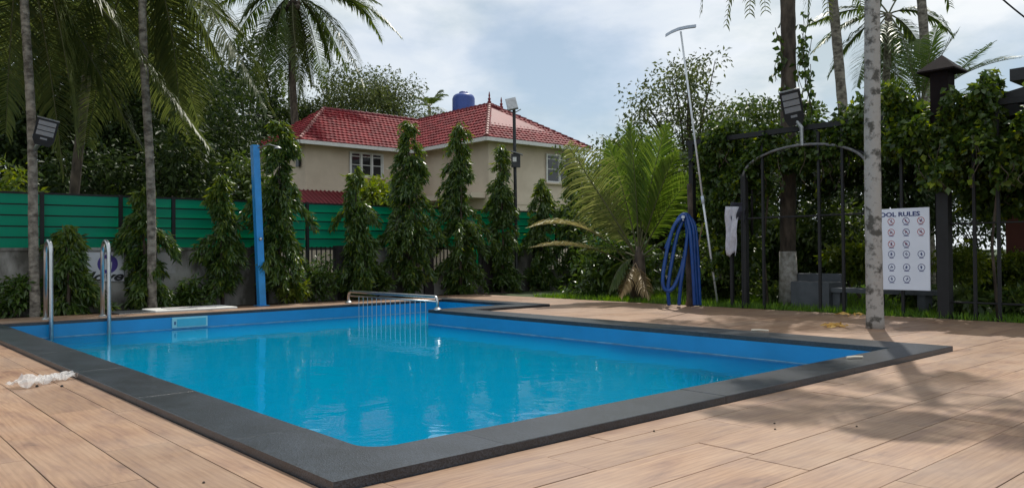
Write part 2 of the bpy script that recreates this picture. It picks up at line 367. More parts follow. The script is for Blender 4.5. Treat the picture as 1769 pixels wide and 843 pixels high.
M_leaf_grey = leaf_mat('greyish_tree_leaf', (0.03, 0.05, 0.024), (0.085, 0.12, 0.050), 0.32, 0.5, spec=0.25)
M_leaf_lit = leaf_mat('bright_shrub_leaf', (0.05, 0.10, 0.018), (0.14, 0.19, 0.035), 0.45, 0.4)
M_creeper = leaf_mat('creeper_leaf', (0.018, 0.045, 0.014), (0.065, 0.115, 0.026), 0.36, 0.32, spec=0.5)
M_creeper_pale = leaf_mat('pale_creeper_leaf', (0.10, 0.17, 0.015), (0.20, 0.27, 0.03), 0.5, 0.4)
M_grass = leaf_mat('grass_blade', (0.05, 0.13, 0.02), (0.12, 0.24, 0.04), 0.4, 0.5)
M_bench = mat('grey_painted_concrete', (0.10, 0.11, 0.125), 0.75, var=0.3, vscale=5)
M_brown = mat('red_brown_panel', (0.16, 0.045, 0.03), 0.7, var=0.3, vscale=3)
M_shed = mat('dark_roof_sheet', (0.03, 0.03, 0.034), 0.6, var=0.3)
M_fleece = mat('grey_stone', (0.26, 0.26, 0.26), 0.9, var=0.4, bump=0.4)
def plastic_mat():
    m = bpy.data.materials.new('clear_plastic_film'); m.use_nodes = True; t = m.node_tree
    p = t.nodes['Principled BSDF']; out = t.nodes['Material Output']
    p.inputs['Base Color'].default_value = (0.82, 0.80, 0.78, 1); p.inputs['Roughness'].default_value = 0.22
    tr = N(t, 'ShaderNodeBsdfTransparent'); ms = N(t, 'ShaderNodeMixShader'); ms.inputs[0].default_value = 0.52
    t.links.new(tr.outputs[0], ms.inputs[1]); t.links.new(p.outputs[0], ms.inputs[2]); t.links.new(ms.outputs[0], out.inputs['Surface'])
    return m
M_plastic = plastic_mat()

# ================================================================== SETTING: ground, deck, pool, water
PI_A = (0.375, 5.85, 7.75)          # inner pool edges along a
PI_B = (0.35, 7.60, 9.80)          # inner pool edges along b
CT = 0.045                         # coping top
DECK_A1, DECK_B1 = 9.9, 11.45
WATER_Z = -0.19
g = MB()
# ground sheet round the deck (the pool is dug inside the deck)
BIG = 900
rects = [(-BIG, BIG, DECK_B1, BIG), (DECK_A1, BIG, -BIG, DECK_B1), (-BIG, DECK_A1, -BIG, -7.0), (-BIG, -8.0, -7.0, DECK_B1)]
for a0, a1, b0, b1 in rects: g.quad(W(a0, b0, -0.03), W(a1, b0, -0.03), W(a1, b1, -0.03), W(a0, b1, -0.03))
struct(g.build('ground', M_lawnbase))
# planting strip of bare soil between deck and boundary wall
g = MB(); g.quad(W(-8, DECK_B1, -0.02), W(DECK_A1 + 1.4, DECK_B1, -0.02), W(DECK_A1 + 1.4, 13.6, -0.02), W(-8, 13.6, -0.02)); struct(g.build('planting_bed', M_soil))

deck = MB()
regions = [   # a0,a1,b0,b1, along
    (-8.0, -0.002, -7.0, DECK_B1, 'B'),
    (0.0, DECK_A1, -7.0, -0.002, 'A'),
    (6.352, DECK_A1, 0.0, 7.128, 'A'),
    (8.102, DECK_A1, 7.13, DECK_B1, 'A'),
    (0.0, 8.10, 10.25, DECK_B1, 'A'),
]
for a0, a1, b0, b1, al in regions: deck.box(a0, a1, b0, b1, -0.14, -0.006, MAB)
deck_o = struct(deck.build('deck', M_grout))
TW, TL, JT = 0.31, 1.22, 0.0045
cands = []
for ri, (a0, a1, b0, b1, al) in enumerate(regions):
    (u0, u1, v0, v1) = (a0, a1, b0, b1) if al == 'A' else (b0, b1, a0, a1)
    v = v1
    row = 0
    first = 0.17 if ri in (0, 1) else TW
    while v > v0 + 0.02:
        w = first if row == 0 else TW
        vb = max(v - w, v0)
        u = u0 - random.random() * TL
        while u < u1:
            ua, ub = max(u, u0), min(u + TL, u1)
            if ub - ua > 0.03: cands.append((al, ua, ub, vb, v))
            u += TL
        v = vb; row += 1
def tile_world(al, ua, ub, va, vb):
    cu, cv = (ua + ub) / 2, (va + vb) / 2
    return W(cu, cv) if al == 'A' else W(cv, cu)
CI = cam.matrix_world.inverted()
def proj(p):
    q = CI @ Vector(p)
    if q.z > -0.1: return None
    return 884.5 + FPX * q.x / -q.z, 421.5 - FPX * q.y / -q.z
def in_view(c):
    al, ua, ub, va, vb = c
    for u in (ua, (ua + ub) / 2, ub):
        for v in (va, vb):
            p = W(u, v) if al == 'A' else W(v, u)
            q = proj(p)
            if q and -20 < q[0] < 1790 and 400 < q[1] < 870: return True
    return False
vis = [c for c in cands if in_view(c)]
vis.sort(key=lambda c: tile_world(*c).length)
single = set(vis[:290])
tile_cache = {}
rest = MB()
for c in cands:
    al, ua, ub, va, vb = c
    lx, ly = ub - ua - JT, vb - va - JT
    cw = tile_world(*c)
    if c in single:
        key = (round(lx, 3), round(ly, 3))
        if key not in tile_cache:
            tile_cache[key] = MB().box(-lx / 2, lx / 2, -ly / 2, ly / 2, -0.015, 0.0, bev=0.0015).mesh('tile', M_wood)
        dz = random.uniform(-0.0012, 0.0012)
        link('tile', tile_cache[key], deck_o, Matrix.Translation(cw + Vector((0, 0, dz))) @ Matrix.Rotation(ANG + (0 if al == 'A' else PI / 2) + (PI if random.random() < .5 else 0), 4, 'Z'))
    else:
        if al == 'A': rest.box(ua + JT / 2, ub - JT / 2, va + JT / 2, vb - JT / 2, -0.015, 0.0, bev=0.0015)
        else: rest.box(va + JT / 2, vb - JT / 2, ua + JT / 2, ub - JT / 2, -0.015, 0.0, bev=0.0015)
ro = link('tile_field', rest.mesh('tile_field', M_wood), deck_o, MAB.copy()); ro['kind'] = 'stuff'

# pool basin
a0, a1, a2 = PI_A; b0, b1, b2 = PI_B
pw = MB()
def wall_line(p, q, z0, z1): pw.quad(W(*p, z0), W(*q, z0), W(*q, z1), W(*p, z1))
ZB, ZK = -1.05, -0.55
wall_line((a0, b0), (a1, b0), ZB, -0.006); wall_line((a1, b0), (a1, b1), ZB, -0.006)
wall_line((a1, b1), (a2, b1), ZK, -0.006); wall_line((a2, b1), (a2, b2), ZK, -0.006)
wall_line((a2, b2), (a0, b2), ZB, -0.006); wall_line((a0, b2), (a0, b0), ZB, -0.006)
wall_line((a1, b1), (a1, b2), ZB, ZK)
basin = struct(pw.build('pool_basin', M_poolwall))
fl = MB(); fl.quad(W(a0, b0, ZB), W(a1, b0, ZB), W(a1, b2, ZB), W(a0, b2, ZB)); fl.quad(W(a1, b1, ZK), W(a2, b1, ZK), W(a2, b2, ZK), W(a1, b2, ZK))
fl.build('pool_floor', M_poolfloor, basin)
e_ = .004
wt = MB().prism([(a0 - e_, b0 - e_), (a1 + e_, b0 - e_), (a1 + e_, b1 - e_), (a2 + e_, b1 - e_), (a2 + e_, b2 + e_), (a0 - e_, b2 + e_)], ZB - .05, WATER_Z, MAB)
struct(wt.build('water', M_water))

# coping: separate granite slabs
wl_ = MB()
for p, q, n_ in (((a0, b2), (a2, b2), (0, -1)), ((a1, b0), (a1, b1), (-1, 0)), ((a0, b0), (a0, b2), (1, 0)), ((a1, b1), (a2, b1), (0, 1)), ((a2, b1), (a2, b2), (-1, 0))):
    e2_ = .002; P_, Q_ = (p[0] + n_[0] * e2_, p[1] + n_[1] * e2_), (q[0] + n_[0] * e2_, q[1] + n_[1] * e2_)
    k_ = 24
    for i in range(k_):
        u0, u1 = i / k_, (i + 1) / k_; h0, h1 = [.006 + .007 * abs(math.sin(u * 31 + p[0])) for u in (u0, u1)]
        x0, y0, x1, y1 = P_[0] + (Q_[0] - P_[0]) * u0, P_[1] + (Q_[1] - P_[1]) * u0, P_[0] + (Q_[0] - P_[0]) * u1, P_[1] + (Q_[1] - P_[1]) * u1
        wl_.quad(W(x0, y0, WATER_Z + .001), W(x1, y1, WATER_Z + .001), W(x1, y1, WATER_Z + h1), W(x0, y0, WATER_Z + h0))
wl_.build('waterline_scale', mat('lime_scale', (0.22, 0.46, 0.62), .6, var=.4, vscale=5), basin)
cop = MB(); cop.box(0.02, 0.36, 1.0, 10.2, -0.14, -0.02, MAB); cop.box(0.9, 6.33, 0.02, 0.33, -0.14, -0.02, MAB); cop.box(5.87, 6.33, 0.9, 7.1, -0.14, -0.02, MAB)
cop.box(0.5, 7.73, 9.82, 10.2, -0.14, -0.02, MAB); cop.box(6.4, 8.05, 7.15, 7.58, -0.14, -0.02, MAB); cop.box(7.77, 8.05, 7.7, 10.2, -0.14, -0.02, MAB)
cop_o = struct(cop.build('pool_coping', M_concrete))
def slab(a0, a1, b0, b1, m=M_granite):
    gdz = random.uniform(-0.001, 0.001)
    me = MB().box(a0 + .0015, a1 - .0015, b0 + .0015, b1 - .0015, -0.004, CT + gdz, bev=0.003).mesh('coping_slab', m)
    return link('coping_slab', me, cop_o, MAB.copy())
# rounded inside corner nearest the camera
r = 0.15; ca, cb = PI_A[0], PI_B[0]; arc = [(ca + r - r * math.sin(t), cb + r - r * math.cos(t)) for t in np.linspace(0, PI / 2, 9)]
poly = [(0, 0), (0.9, 0), (0.9, cb)] + arc + [(ca, 0.98), (0, 0.98)]
link('coping_slab', MB().prism(poly, -0.004, CT).mesh('coping_slab', M_granite), cop_o, MAB.copy())
def run(lo, hi, n): return [lo + (hi - lo) * i / n for i in range(n + 1)]
def slabs_a(cuts, b0, b1, m=M_granite):
    for x, y in zip(cuts, cuts[1:]): slab(x, y, b0, b1, m)
def slabs_b(cuts, a0, a1, m=M_granite):
    for x, y in zip(cuts, cuts[1:]): slab(a0, a1, x, y, m)
slabs_b(run(0.98, 10.25, 6), 0.0, ca)
slabs_a([0.9, 2.7, 4.4, 6.35], 0.0, cb)
slabs_b([cb, 2.3, 4.1, 5.7, 7.13], 5.85, 6.35)
slabs_a([5.85, 7.0, 8.10], 7.13, 7.60)
slabs_b([7.60, 9.0, 10.25], 7.75, 8.10)
# far edge: wood-look nosing over a thin granite lip
for x, y in zip(run(ca, 7.75, 6), run(ca, 7.75, 6)[1:]):
    link('coping_slab', MB().box(x + .002, y - .002, 9.80, 10.25, -0.004, CT - 0.012).mesh('coping_slab', M_granite), cop_o, MAB.copy())
    link('nosing_tile', MB().box(-(y - x) / 2 + .002, (y - x) / 2 - .002, -0.20, 0.235, CT - 0.011, CT + 0.003, bev=0.002).mesh('nosing_tile', M_wood), cop_o, MAB @ Matrix.Translation(((x + y) / 2, 10.015, 0)))

# ================================================================== leaves, fronds, trees
def unit(v): return v / (np.linalg.norm(v, axis=-1, keepdims=True) + 1e-9)
def leaves(pos, dirs, ln, wd, fold=0.25, droop=0.0, nseed=None):
    """diamond shaped folded leaves; returns V,F"""
    n = len(pos); dirs = unit(dirs)
    rv = rng.normal(size=(n, 3)); rv[:, 2] += 0.9
    sd = unit(np.cross(dirs, rv)); up = np.cross(sd, dirs)
    ln = np.broadcast_to(ln, (n,))[:, None]; wd = np.broadcast_to(wd, (n,))[:, None]
    mid = pos + dirs * ln * 0.42 + up * ln * 0.02
    V = np.stack([pos, mid + sd * wd * .5 + up * wd * fold, pos + dirs * ln + np.array([0, 0, -1.]) * ln * droop, mid - sd * wd * .5 + up * wd * fold], 1).reshape(-1, 3)
    i = np.arange(n)[:, None] * 4
    F = np.concatenate([i + np.array([0, 1, 2]), i + np.array([0, 2, 3])], 1).reshape(-1, 3)
    return V, F
def leaf_obj(name, m, parent, *args, **kw):
    V, F = leaves(*args, **kw); return link(name, np_mesh(name, V, F, m), parent)

def bez(p0, p1, p2, t):
    t = np.asarray(t)[:, None]; return (1 - t) ** 2 * p0 + 2 * (1 - t) * t * p1 + t ** 2 * p2
def frond(parent, p0, p1, p2, ml=0.7, n=60, wd=0.035, m=None, rm=None, droop=0.5, rr=0.022, v_up=0.15, start=0.16, seed=0, name='frond', side=None, fw=(.4, .3), pm=.3):
    """feather frond: curved midrib with two rows of drooping leaflets"""
    p0, p1, p2 = [np.array(p, float) for p in (p0, p1, p2)]
    lr = np.random.default_rng(seed)
    t = np.linspace(start, 0.995, n); c = bez(p0, p1, p2, t)
    tg = unit(2 * (1 - t)[:, None] * (p1 - p0) + 2 * t[:, None] * (p2 - p1))
    up = np.array([0, 0, 1.0])
    hz = unit(np.cross(tg, up) + 1e-4) if side is None else unit(np.array(side, float) - tg * (tg @ np.array(side, float))[:, None])
    nup = np.cross(hz, tg)
    prof = np.clip(np.sin(np.clip((t - start) / (1 - start), 0, 1) * PI * 0.86 + 0.38), pm, 1)
    VV, FF = [], []; base = 0
    for s in (-1, 1):
        fwd = fw[0] + fw[1] * t
        d0 = unit(hz * s + tg * fwd[:, None] + nup * v_up + lr.normal(size=(n, 3)) * 0.07)
        ln = ml * prof * lr.uniform(0.82, 1.08, n)
        pts = [c]
        d = d0.copy(); p = c.copy()
        for k in range(3):
            p = p + d * (ln / 3)[:, None]; pts.append(p)
            d = unit(d + np.array([0, 0, -1.0]) * (droop * (0.5 + 0.5 * k) * lr.uniform(.7, 1.3, n))[:, None])
        wv = unit(tg - d0 * np.sum(tg * d0, 1, keepdims=True)) * 0.6 + nup * 0.4
        w = [0.55, 1.0, 0.7]
        vs_ = []
        for k in range(3):
            h = wv * (wd * w[k] * 0.5); vs_ += [pts[k] - h, pts[k] + h]
        vs_.append(pts[3])
        V = np.stack(vs_, 1).reshape(-1, 3); i = np.arange(n)[:, None] * 7 + base
        F = np.concatenate([i + np.array(q) for q in ((0, 1, 3), (0, 3, 2), (2, 3, 5), (2, 5, 4), (4, 5, 6))], 1).reshape(-1, 3)
        VV.append(V); FF.append(F); base += n * 7
    tt = np.linspace(0, 1, 12); cc = bez(p0, p1, p2, tt)
    o = link(name, np_mesh(name, np.concatenate(VV), np.concatenate(FF), m or M_frond), parent)
    MB().tube([Vector(x) for x in cc], [rr * (1 - 0.85 * x) for x in tt], 5).build('midrib', rm or M_rachis, o)
    return o
def rand_frond(parent, top, length, az, el, seed, sag=0.5, **kw):
    lr = random.Random(seed)
    d = Vector((math.cos(az) * math.cos(el), math.sin(az) * math.cos(el), math.sin(el)))
    p1 = top + d * length * 0.55
    p2 = top + d * length * 0.9 + Vector((0, 0, -1)) * length * sag * lr.uniform(.8, 1.2)
    return frond(parent, top, p1, p2, seed=seed, **kw)
def trunk_path(p0, p1, n=14, wob=0.05, r0=0.1, r1=0.08, flare=1.35, ringamp=0.02):
    pts, rad = [], []
    for i in range(n + 1):
        t = i / n; p = Vector(p0).lerp(Vector(p1), t)
        p += Vector((math.sin(t * 5.0 + p0[0]) * wob, math.cos(t * 4.0 + p0[1]) * wob, 0)) * math.sin(PI * t)
        pts.append(p); rr = (r0 + (r1 - r0) * t) * (1 + (flare - 1) * math.exp(-t * n * 1.1))
        rad.append(rr * (1 + ringamp * (1 if i % 2 else -1)))
    return pts, rad

def broadleaf(name, label, base, height, crown_c, crown_r, m, nclump=60, per=110, leaf=(0.16, 0.07), trunk_r=0.14, group=None, seed=1, spread=0.55, shell=0.55, bark=None, sag=0.15, nlimb=16, cat='tree'):
    """crown_c relative to base; crown_r (rx,ry,rz)"""
    global rng
    rng = np.random.default_rng(seed); base = Vector(base)
    t = thing(name, label, cat, base, group)
    cc = np.array(base) + np.array(crown_c); cr_ = np.array(crown_r)
    d = unit(rng.normal(size=(nclump, 3))); rad = rng.uniform(shell, 1.0, nclump) ** 0.8
    rad *= 1 + 0.22 * np.sin(d[:, 0] * 5 + seed) * np.cos(d[:, 2] * 4 + seed * 2)
    cen = cc + d * rad[:, None] * cr_
    # trunk and limbs
    mb = MB(); fork = Vector(cc) - Vector((0, 0, cr_[2] * 0.75))
    pts, rr = trunk_path(base - Vector((0, 0, 0.1)), fork, 8, 0.12, trunk_r, trunk_r * 0.7, 1.5)
    mb.tube(pts, rr, 8)
    for k in range(min(nlimb, nclump)):
        e = Vector(cen[k]); q = pts[-1] if k % 3 else pts[-2]
        mid = q.lerp(e, 0.5) + Vector((0, 0, (e - q).length * 0.12))
        mb.tube([q, q.lerp(mid, .6), mid, mid.lerp(e, .5) + Vector((0.05, 0, 0.06)), e], [trunk_r * .5, trunk_r * .38, trunk_r * .26, trunk_r * .16, 0.012], 5)
        for j in range(2):
            e2 = Vector(cen[(k * 7 + j * 11 + 3) % nclump])
            if (e2 - mid).length < max(cr_) * 0.9: mb.tube([mid, mid.lerp(e2, .5) + Vector((0, 0, .1)), e2], [trunk_r * .2, trunk_r * .12, 0.01], 4)
    mb.build('trunk', bark or M_bark_dark, t, True)
    # foliage
    cs = rng.uniform(0.6, 1.35, nclump)
    idx = np.repeat(np.arange(nclump), (per * cs ** 1.5).astype(int))
    off = np.clip(rng.normal(size=(len(idx), 3)), -1.7, 1.7) * (cr_.mean() * spread * 0.36 * cs[idx])[:, None] * np.array([1, 1, 0.75])
    pos = cen[idx] + off
    dirs = unit(off) * 0.8 + rng.normal(size=off.shape) * 0.6 + np.array([0, 0, -sag * 3])
    ln = leaf[0] * rng.uniform(0.6, 1.25, len(idx))
    leaf_obj('crown', m, t, pos, dirs, ln, ln * (leaf[1] / leaf[0]))
    return t

def ashoka(label, base, height, rmax, seed, skirt=0.25, n=2600, lean=0.0, leaf=0.145, low_thin=0.0):
    """slim columnar tree with hanging lance-shaped leaves"""
    global rng
    rng = np.random.default_rng(seed)
    base = Vector(base); t = thing('columnar_tree', label, 'tree', base, 'slim columnar trees along the boundary wall')
    top = base + Vector((lean, 0, height))
    pts, rr = trunk_path(base - Vector((0, 0, .08)), top - Vector((0, 0, .15)), 8, 0.03, 0.035, 0.012, 1.3)
    tr = MB().tube(pts, rr, 6)
    nb = int(height * 30)
    bz = np.sort(rng.uniform(skirt / height, 0.99, nb)); baz = rng.uniform(0, 2 * PI, nb)
    sm = np.clip(bz / .42, 0, 1); prof = (1 - bz) ** 0.6 * (0.36 + 0.64 * sm * sm * (3 - 2 * sm)) * 1.38 + 0.05
    blen = rmax * np.clip(prof, 0.05, 1.0) * rng.uniform(0.4, 1.5, nb)
    # irregular tiers
    blen *= 1 + 0.25 * np.sin(bz * height * 6 + seed)
    P0 = np.array(base) + np.stack([lean * bz, 0 * bz, bz * height], 1)
    out = np.stack([np.cos(baz), np.sin(baz), np.full(nb, 0.12)], 1)
    P1 = P0 + out * blen[:, None] * 0.6; P2 = P0 + np.stack([np.cos(baz), np.sin(baz), np.full(nb, -0.65)], 1) * blen[:, None]
    for k in range(0, nb, 2): tr.tube([Vector(P0[k]), Vector(P1[k]), Vector(P2[k])], [0.008, 0.006, 0.003], 3, cap=False)
    tr.build('trunk', M_bark_dark, t, True)
    wgt = blen + 0.06; wgt = wgt / wgt.sum()
    bi = rng.choice(nb, n, p=wgt); tt = rng.uniform(0.15, 1.05, n)[:, None]
    pos = (1 - tt) ** 2 * P0[bi] + 2 * (1 - tt) * tt * P1[bi] + tt ** 2 * P2[bi] + rng.normal(size=(n, 3)) * 0.035
    dirs = np.stack([np.cos(baz[bi]), np.sin(baz[bi]), np.zeros(n)], 1) * 0.45 + rng.normal(size=(n, 3)) * 0.35 + np.array([0, 0, -0.75])
    ln = leaf * rng.uniform(0.65, 1.25, n)
    new = (rng.uniform(size=n) < 0.14 + 0.45 * (bz[bi] > 0.84)) 
    leaf_obj('crown', M_ashoka, t, pos[~new], dirs[~new], ln[~new], ln[~new] * 0.27)
    leaf_obj('young_leaves', M_ashoka_new, t, pos[new], dirs[new], ln[new], ln[new] * 0.25)
    return t

# ------------------------------------------------------------------ boundary wall with grilles
WB = 12.25
wall = thing('boundary_wall', 'stained low concrete boundary wall with pillars and black grilles behind the trees', 'wall', W(2, WB))
bays = [(-7.5, -3.6, 's'), (-3.6, 0.1, 's'), (0.1, 3.0, 's'), (3.0, 5.1, 's'), (5.1, 6.9, 'g'), (6.9, 9.1, 's'), (9.1, 10.9, 'g'), (10.9, 12.5, 's'), (12.5, 14.6, 'g'), (14.6, 17.5, 's'), (17.5, 19.5, 'g'), (19.5, 24, 's')]
for i, (x0, x1, k) in enumerate(bays):
    top = 1.04 if k == 's' else 0.5
    MB().box(x0 + .1, x1 - .1, WB - .07, WB + .07, -0.1, top, MAB).build('wall_panel', M_concrete, wall)
    if k == 's': MB().box(x0 + .1, x1 - .1, WB - .095, WB + .095, top + .001, top + .05, MAB).build('wall_cap', M_concrete, wall)
    MB().box(x1 - .125, x1 + .125, WB - .13, WB + .12, -0.1, 1.12, MAB).build('pillar', M_pillar, wall)
    if k == 'g':
        MB().box(x0 + .13, x1 - .13, WB - .015, WB + .015, 1.03, 1.06, MAB).build('grille_rail', M_black, wall)
        MB().box(x0 + .13, x1 - .13, WB - .015, WB + .015, 0.53, 0.555, MAB).build('grille_rail', M_black, wall)
        nb = int((x1 - x0) / 0.105)
        bar = MB().box(-.011, .011, -.009, .009, 0.5, 1.1).mesh('grille_bar', M_black)
        for q in range(nb): link('grille_bar', bar, wall, MAB @ Matrix.Translation((x0 + .17 + q * 0.105, WB - .03, 0)))
# pale plaster panel on the wall beside the banner
MB().box(*(lambda p, q: (p, q))(AB(onB(215, 450, WB - .08))[0], AB(onB(303, 450, WB - .08))[0]), WB - .085, WB - .071, .62, 1.0, MAB).build('plaster_panel', M_plaster_lt, wall)

# green sheet fence above the wall
FB = 12.48
fence = thing('green_sheet_fence', 'tall bright green sheet fence in horizontal strips above the boundary wall', 'fence', W(2, FB))
ztop, zbot = 2.00, 1.08
posts_px = [72, 208, 299, 530, 700, 852, 960]
pa = [AB(onB(x, 400, FB))[0] for x in posts_px]
pa = [pa[0] - 5.2, pa[0] - 2.6] + pa + [pa[-1] + 2.4, pa[-1] + 4.8, pa[-1] + 7.2]
ns = 5
for i, x in enumerate(pa):
    MB().box(x - .03, x + .03, FB - .05, FB + .01, 0.0, ztop + .03, MAB).build('post', M_black, fence)
for x0, x1 in zip(pa, pa[1:]):
    for k in range(ns):
        z0 = zbot + (ztop - zbot) * k / ns; z1 = zbot + (ztop - zbot) * (k + 1) / ns
        yy = random.uniform(-.006, .006); c = []
        for z, dy in ((z0 + .012, .012 + yy), (z1 - .012, yy)):
            c += [W(x0 + .032, FB + dy, z), W(x1 - .032, FB + dy, z), W(x1 - .032, FB + dy + .012, z), W(x0 + .032, FB + dy + .012, z)]
        MB().hexa(c).build('green_strip', M_green, fence)
        MB().box(x0 + .031, x1 - .031, FB + .026, FB + .05, z0 - .014, z0 + .014, MAB).build('rail', M_black, fence)
    MB().box(x0 + .031, x1 - .031, FB - .01, FB + .05, ztop - .008, ztop + .022, MAB).build('rail', M_black, fence)
# the strip that hangs lower behind the grille
xa, xb = AB(onB(812, 440, FB + .08))[0], AB(onB(905, 440, FB + .08))[0]
MB().box(xa, xb, FB + .06, FB + .075, 0.45, 1.07, MAB).build('green_strip', M_green, fence)

# banner on the wall
bn = thing('wall_banner', 'white banner with purple disc logo and script lettering on boundary wall', 'banner', onB(180, 460, WB - .1))
p0, p1 = onB(146, 436, WB - .1), onB(214, 485, WB - .1)
xa, xb = AB(p0)[0], AB(p1)[0]
zt, zb_ = p0.z, p1.z
MB().box(xa, xb, WB - .11, WB - .095, zb_, zt, MAB).build('banner_sheet', M_banner, bn)
def disc(mb, x, z, r, y, n=20, r2=None, M=MAB, y2=None):
    """flat disc or ring facing -y in the frame M"""
    for k in range(n):
        t0, t1 = 2 * PI * k / n, 2 * PI * (k + 1) / n
        o0, o1 = (x + r * math.cos(t0), z + r * math.sin(t0)), (x + r * math.cos(t1), z + r * math.sin(t1))
        if r2:
            i0, i1 = (x + r2 * math.cos(t0), z + r2 * math.sin(t0)), (x + r2 * math.cos(t1), z + r2 * math.sin(t1))
            mb.quad(*[M @ Vector((q[0], y, q[1])) for q in (i0, o0, o1, i1)])
        else: mb.quad(*[M @ Vector((q[0], y, q[1])) for q in ((x, z), o0, o1)])
pc = onB(186, 456, WB - .11); xc, zc = AB(pc)[0], pc.z
mb = MB(); disc(mb, xc, zc, 0.165, WB - .112); mb.build('logo_disc', M_purple, bn)
mb = MB(); disc(mb, xc - .03, zc + .06, 0.035, WB - .114)
for q in ([(-.06, .02), (.0, .03), (.0, -.10), (-.06, -.10)], [(.02, .06), (.07, .03), (.06, -.09), (.02, -.08)]):
    mb.quad(*[MAB @ Vector((xc + x, WB - .114, zc + z)) for x, z in q])
mb.build('logo_figure', M_banner, bn)
def text_obj(name, s, size, m, parent, M, shear=0.0, width=None):
    cu = bpy.data.curves.new(name, 'FONT'); cu.body = s; cu.size = size; cu.shear = shear; cu.extrude = 0.0008; cu.align_x = 'CENTER'; cu.align_y = 'CENTER'; cu.offset = size * 0.03
    cu.resolution_u = 3
    tmp = bpy.data.objects.new('tmp', cu); COL.objects.link(tmp); dg = bpy.context.evaluated_depsgraph_get()
    me = bpy.data.meshes.new_from_object(tmp.evaluated_get(dg)); bpy.data.objects.remove(tmp)
    me.materials.clear(); me.materials.append(m)
    if width:
        xs = [v.co.x for v in me.vertices]; k = width / (max(xs) - min(xs))
        for v in me.vertices: v.co.x *= k
    return link(name, me, parent, M)
FACE_B = Matrix(((1, 0, 0), (0, 0, -1), (0, 1, 0))).to_4x4()   # text plane xy -> frame xz, facing -y
pt = onB(181, 478, WB - .11)
text_obj('lettering', 'love', 0.22, M_black, bn, MAB @ Matrix.Translation((AB(pt)[0], WB - .114, pt.z)) @ FACE_B, shear=0.35, width=0.58)

# ------------------------------------------------------------------ house
HM = MAB
house = thing('house', 'cream two-storey house with red tiled hip roofs beyond the green fence', 'house', W(20, 30))
def part(mb, name, m, parent=house, smooth=False): return mb.build(name, m, parent, smooth)
EZ = 6.25; RZ = 8.45
# right block a 22..28, b 25.5..31 ; left wing a 15.9..24, b 31.5..37
part(MB().box(22.1, 27.9, 25.6, 33.0, 0, EZ, HM), 'wall', M_cream)
part(MB().box(15.9, 22.08, 31.6, 37.4, 0, EZ, HM), 'wall', M_cream)
part(MB().box(15.85, 22.0, 31.57, 31.62, 3.9, 4.1, HM), 'string_course', M_cream)
part(MB().box(22.05, 27.95, 25.57, 25.62, 3.25, 3.4, HM), 'string_course', M_cream)
def slope(name, poly, m=M_tile, parent=house):
    """poly: eave-left, eave-right, then the upper corners (in pool frame); tiles laid in rows"""
    P = [HM @ Vector(p) for p in poly]
    u = (P[1] - P[0]).normalized(); nrm = None
    for q in P[2:]:
        w = q - P[0]; w = w - u * w.dot(u)
        if w.length > 0.5: v = w.normalized(); break
    nrm = u.cross(v)
    if nrm.z < 0: nrm = -nrm
    pl = [((q - P[0]).dot(u), (q - P[0]).dot(v)) for q in P]
    base = MB(); n = len(P)
    base.v = [tuple(q) for q in P] + [tuple(q - Vector((0, 0, .10))) for q in P]
    base.f = [tuple(range(n)), tuple(reversed(range(n, 2 * n)))] + [(i, (i + 1) % n, n + (i + 1) % n, n + i) for i in range(n)]
    ro = base.build(name, M_redroof, parent)
    def inside(x, y):
        c = False
        for i in range(n):
            x1, y1 = pl[i]; x2, y2 = pl[(i + 1) % n]
            if (y1 > y) != (y2 > y) and x < (x2 - x1) * (y - y1) / (y2 - y1) + x1: c = not c
        return c
    mb = MB(); rp, cp = 0.31, 0.24
    xs = [p[0] for p in pl]; ys = [p[1] for p in pl]
    for j in range(int((max(ys) - min(ys)) / rp) + 1):
        y = min(ys) - 0.04 + j * rp; off = 0.12 * (j % 2)
        for i in range(int((max(xs) - min(xs)) / cp) + 2):
            x = min(xs) + i * cp + off
            if not inside(x + cp / 2, y + rp * .45): continue
            hh = [0.012, 0.022, 0.045, 0.022, 0.012]; jx = random.uniform(-.01, .01); jz = random.uniform(0, .012)
            bl = [P[0] + u * (x + cp * k / 4 + jx) + v * y + nrm * (hh[k] + .055 + jz) for k in range(5)]
            tl = [P[0] + u * (x + cp * k / 4 + jx) + v * (y + rp + .04) + nrm * (hh[k] * .8 + jz) for k in range(5)]
            fl = [P[0] + u * (x + cp * k / 4 + jx) + v * y + nrm * 0.002 for k in range(5)]
            b = len(mb.v); mb.v += [tuple(q) for q in bl + tl + fl]
            for k in range(4):
                mb.f.append((b + k, b + k + 1, b + 6 + k, b + 5 + k)); mb.f.append((b + 10 + k, b + 11 + k, b + k + 1, b + k))
    to = mb.build('roof_tiles', m, ro); to['kind'] = 'stuff'
    return ro
def ridge(parent, p, q, step=0.36, rad=0.11, m=None):
    p, q = HM @ Vector(p), HM @ Vector(q); n = int((q - p).length / step); d = (q - p).normalized()
    for i in range(n):
        s0 = p + d * (i * step); s1 = p + d * ((i + 1.12) * step)
        MB().tube([s0 + Vector((0, 0, .05)), s1 + Vector((0, 0, .02))], [rad, rad * .82], 7).build('ridge_tile', m or M_ridge, parent)
OV = 0.55
ra0, ra1, rb0, rb1 = 21.55, 28.45, 25.05, 33.5
la0, la1, lb0, lb1 = 15.35, 26.0, 31.05, 37.95
RP1, RP2 = (24.35, 28.2, RZ), (25.75, 28.9, RZ)
rzl = EZ - 0.02
s1 = slope('roof_slope', [(ra0, rb0, rzl), (ra1, rb0, rzl), RP2, RP1])                                # front of right block
s2 = slope('roof_slope', [(ra0, rb1 + 3, rzl), (ra0, rb0, rzl), RP1, (24.35, rb1 + 3, RZ)])           # its left side
s3 = slope('roof_slope', [(ra1, rb0, rzl), (ra1, rb1, rzl), (25.75, rb1, RZ), RP2])
LP = (18.4, 34.5, RZ)
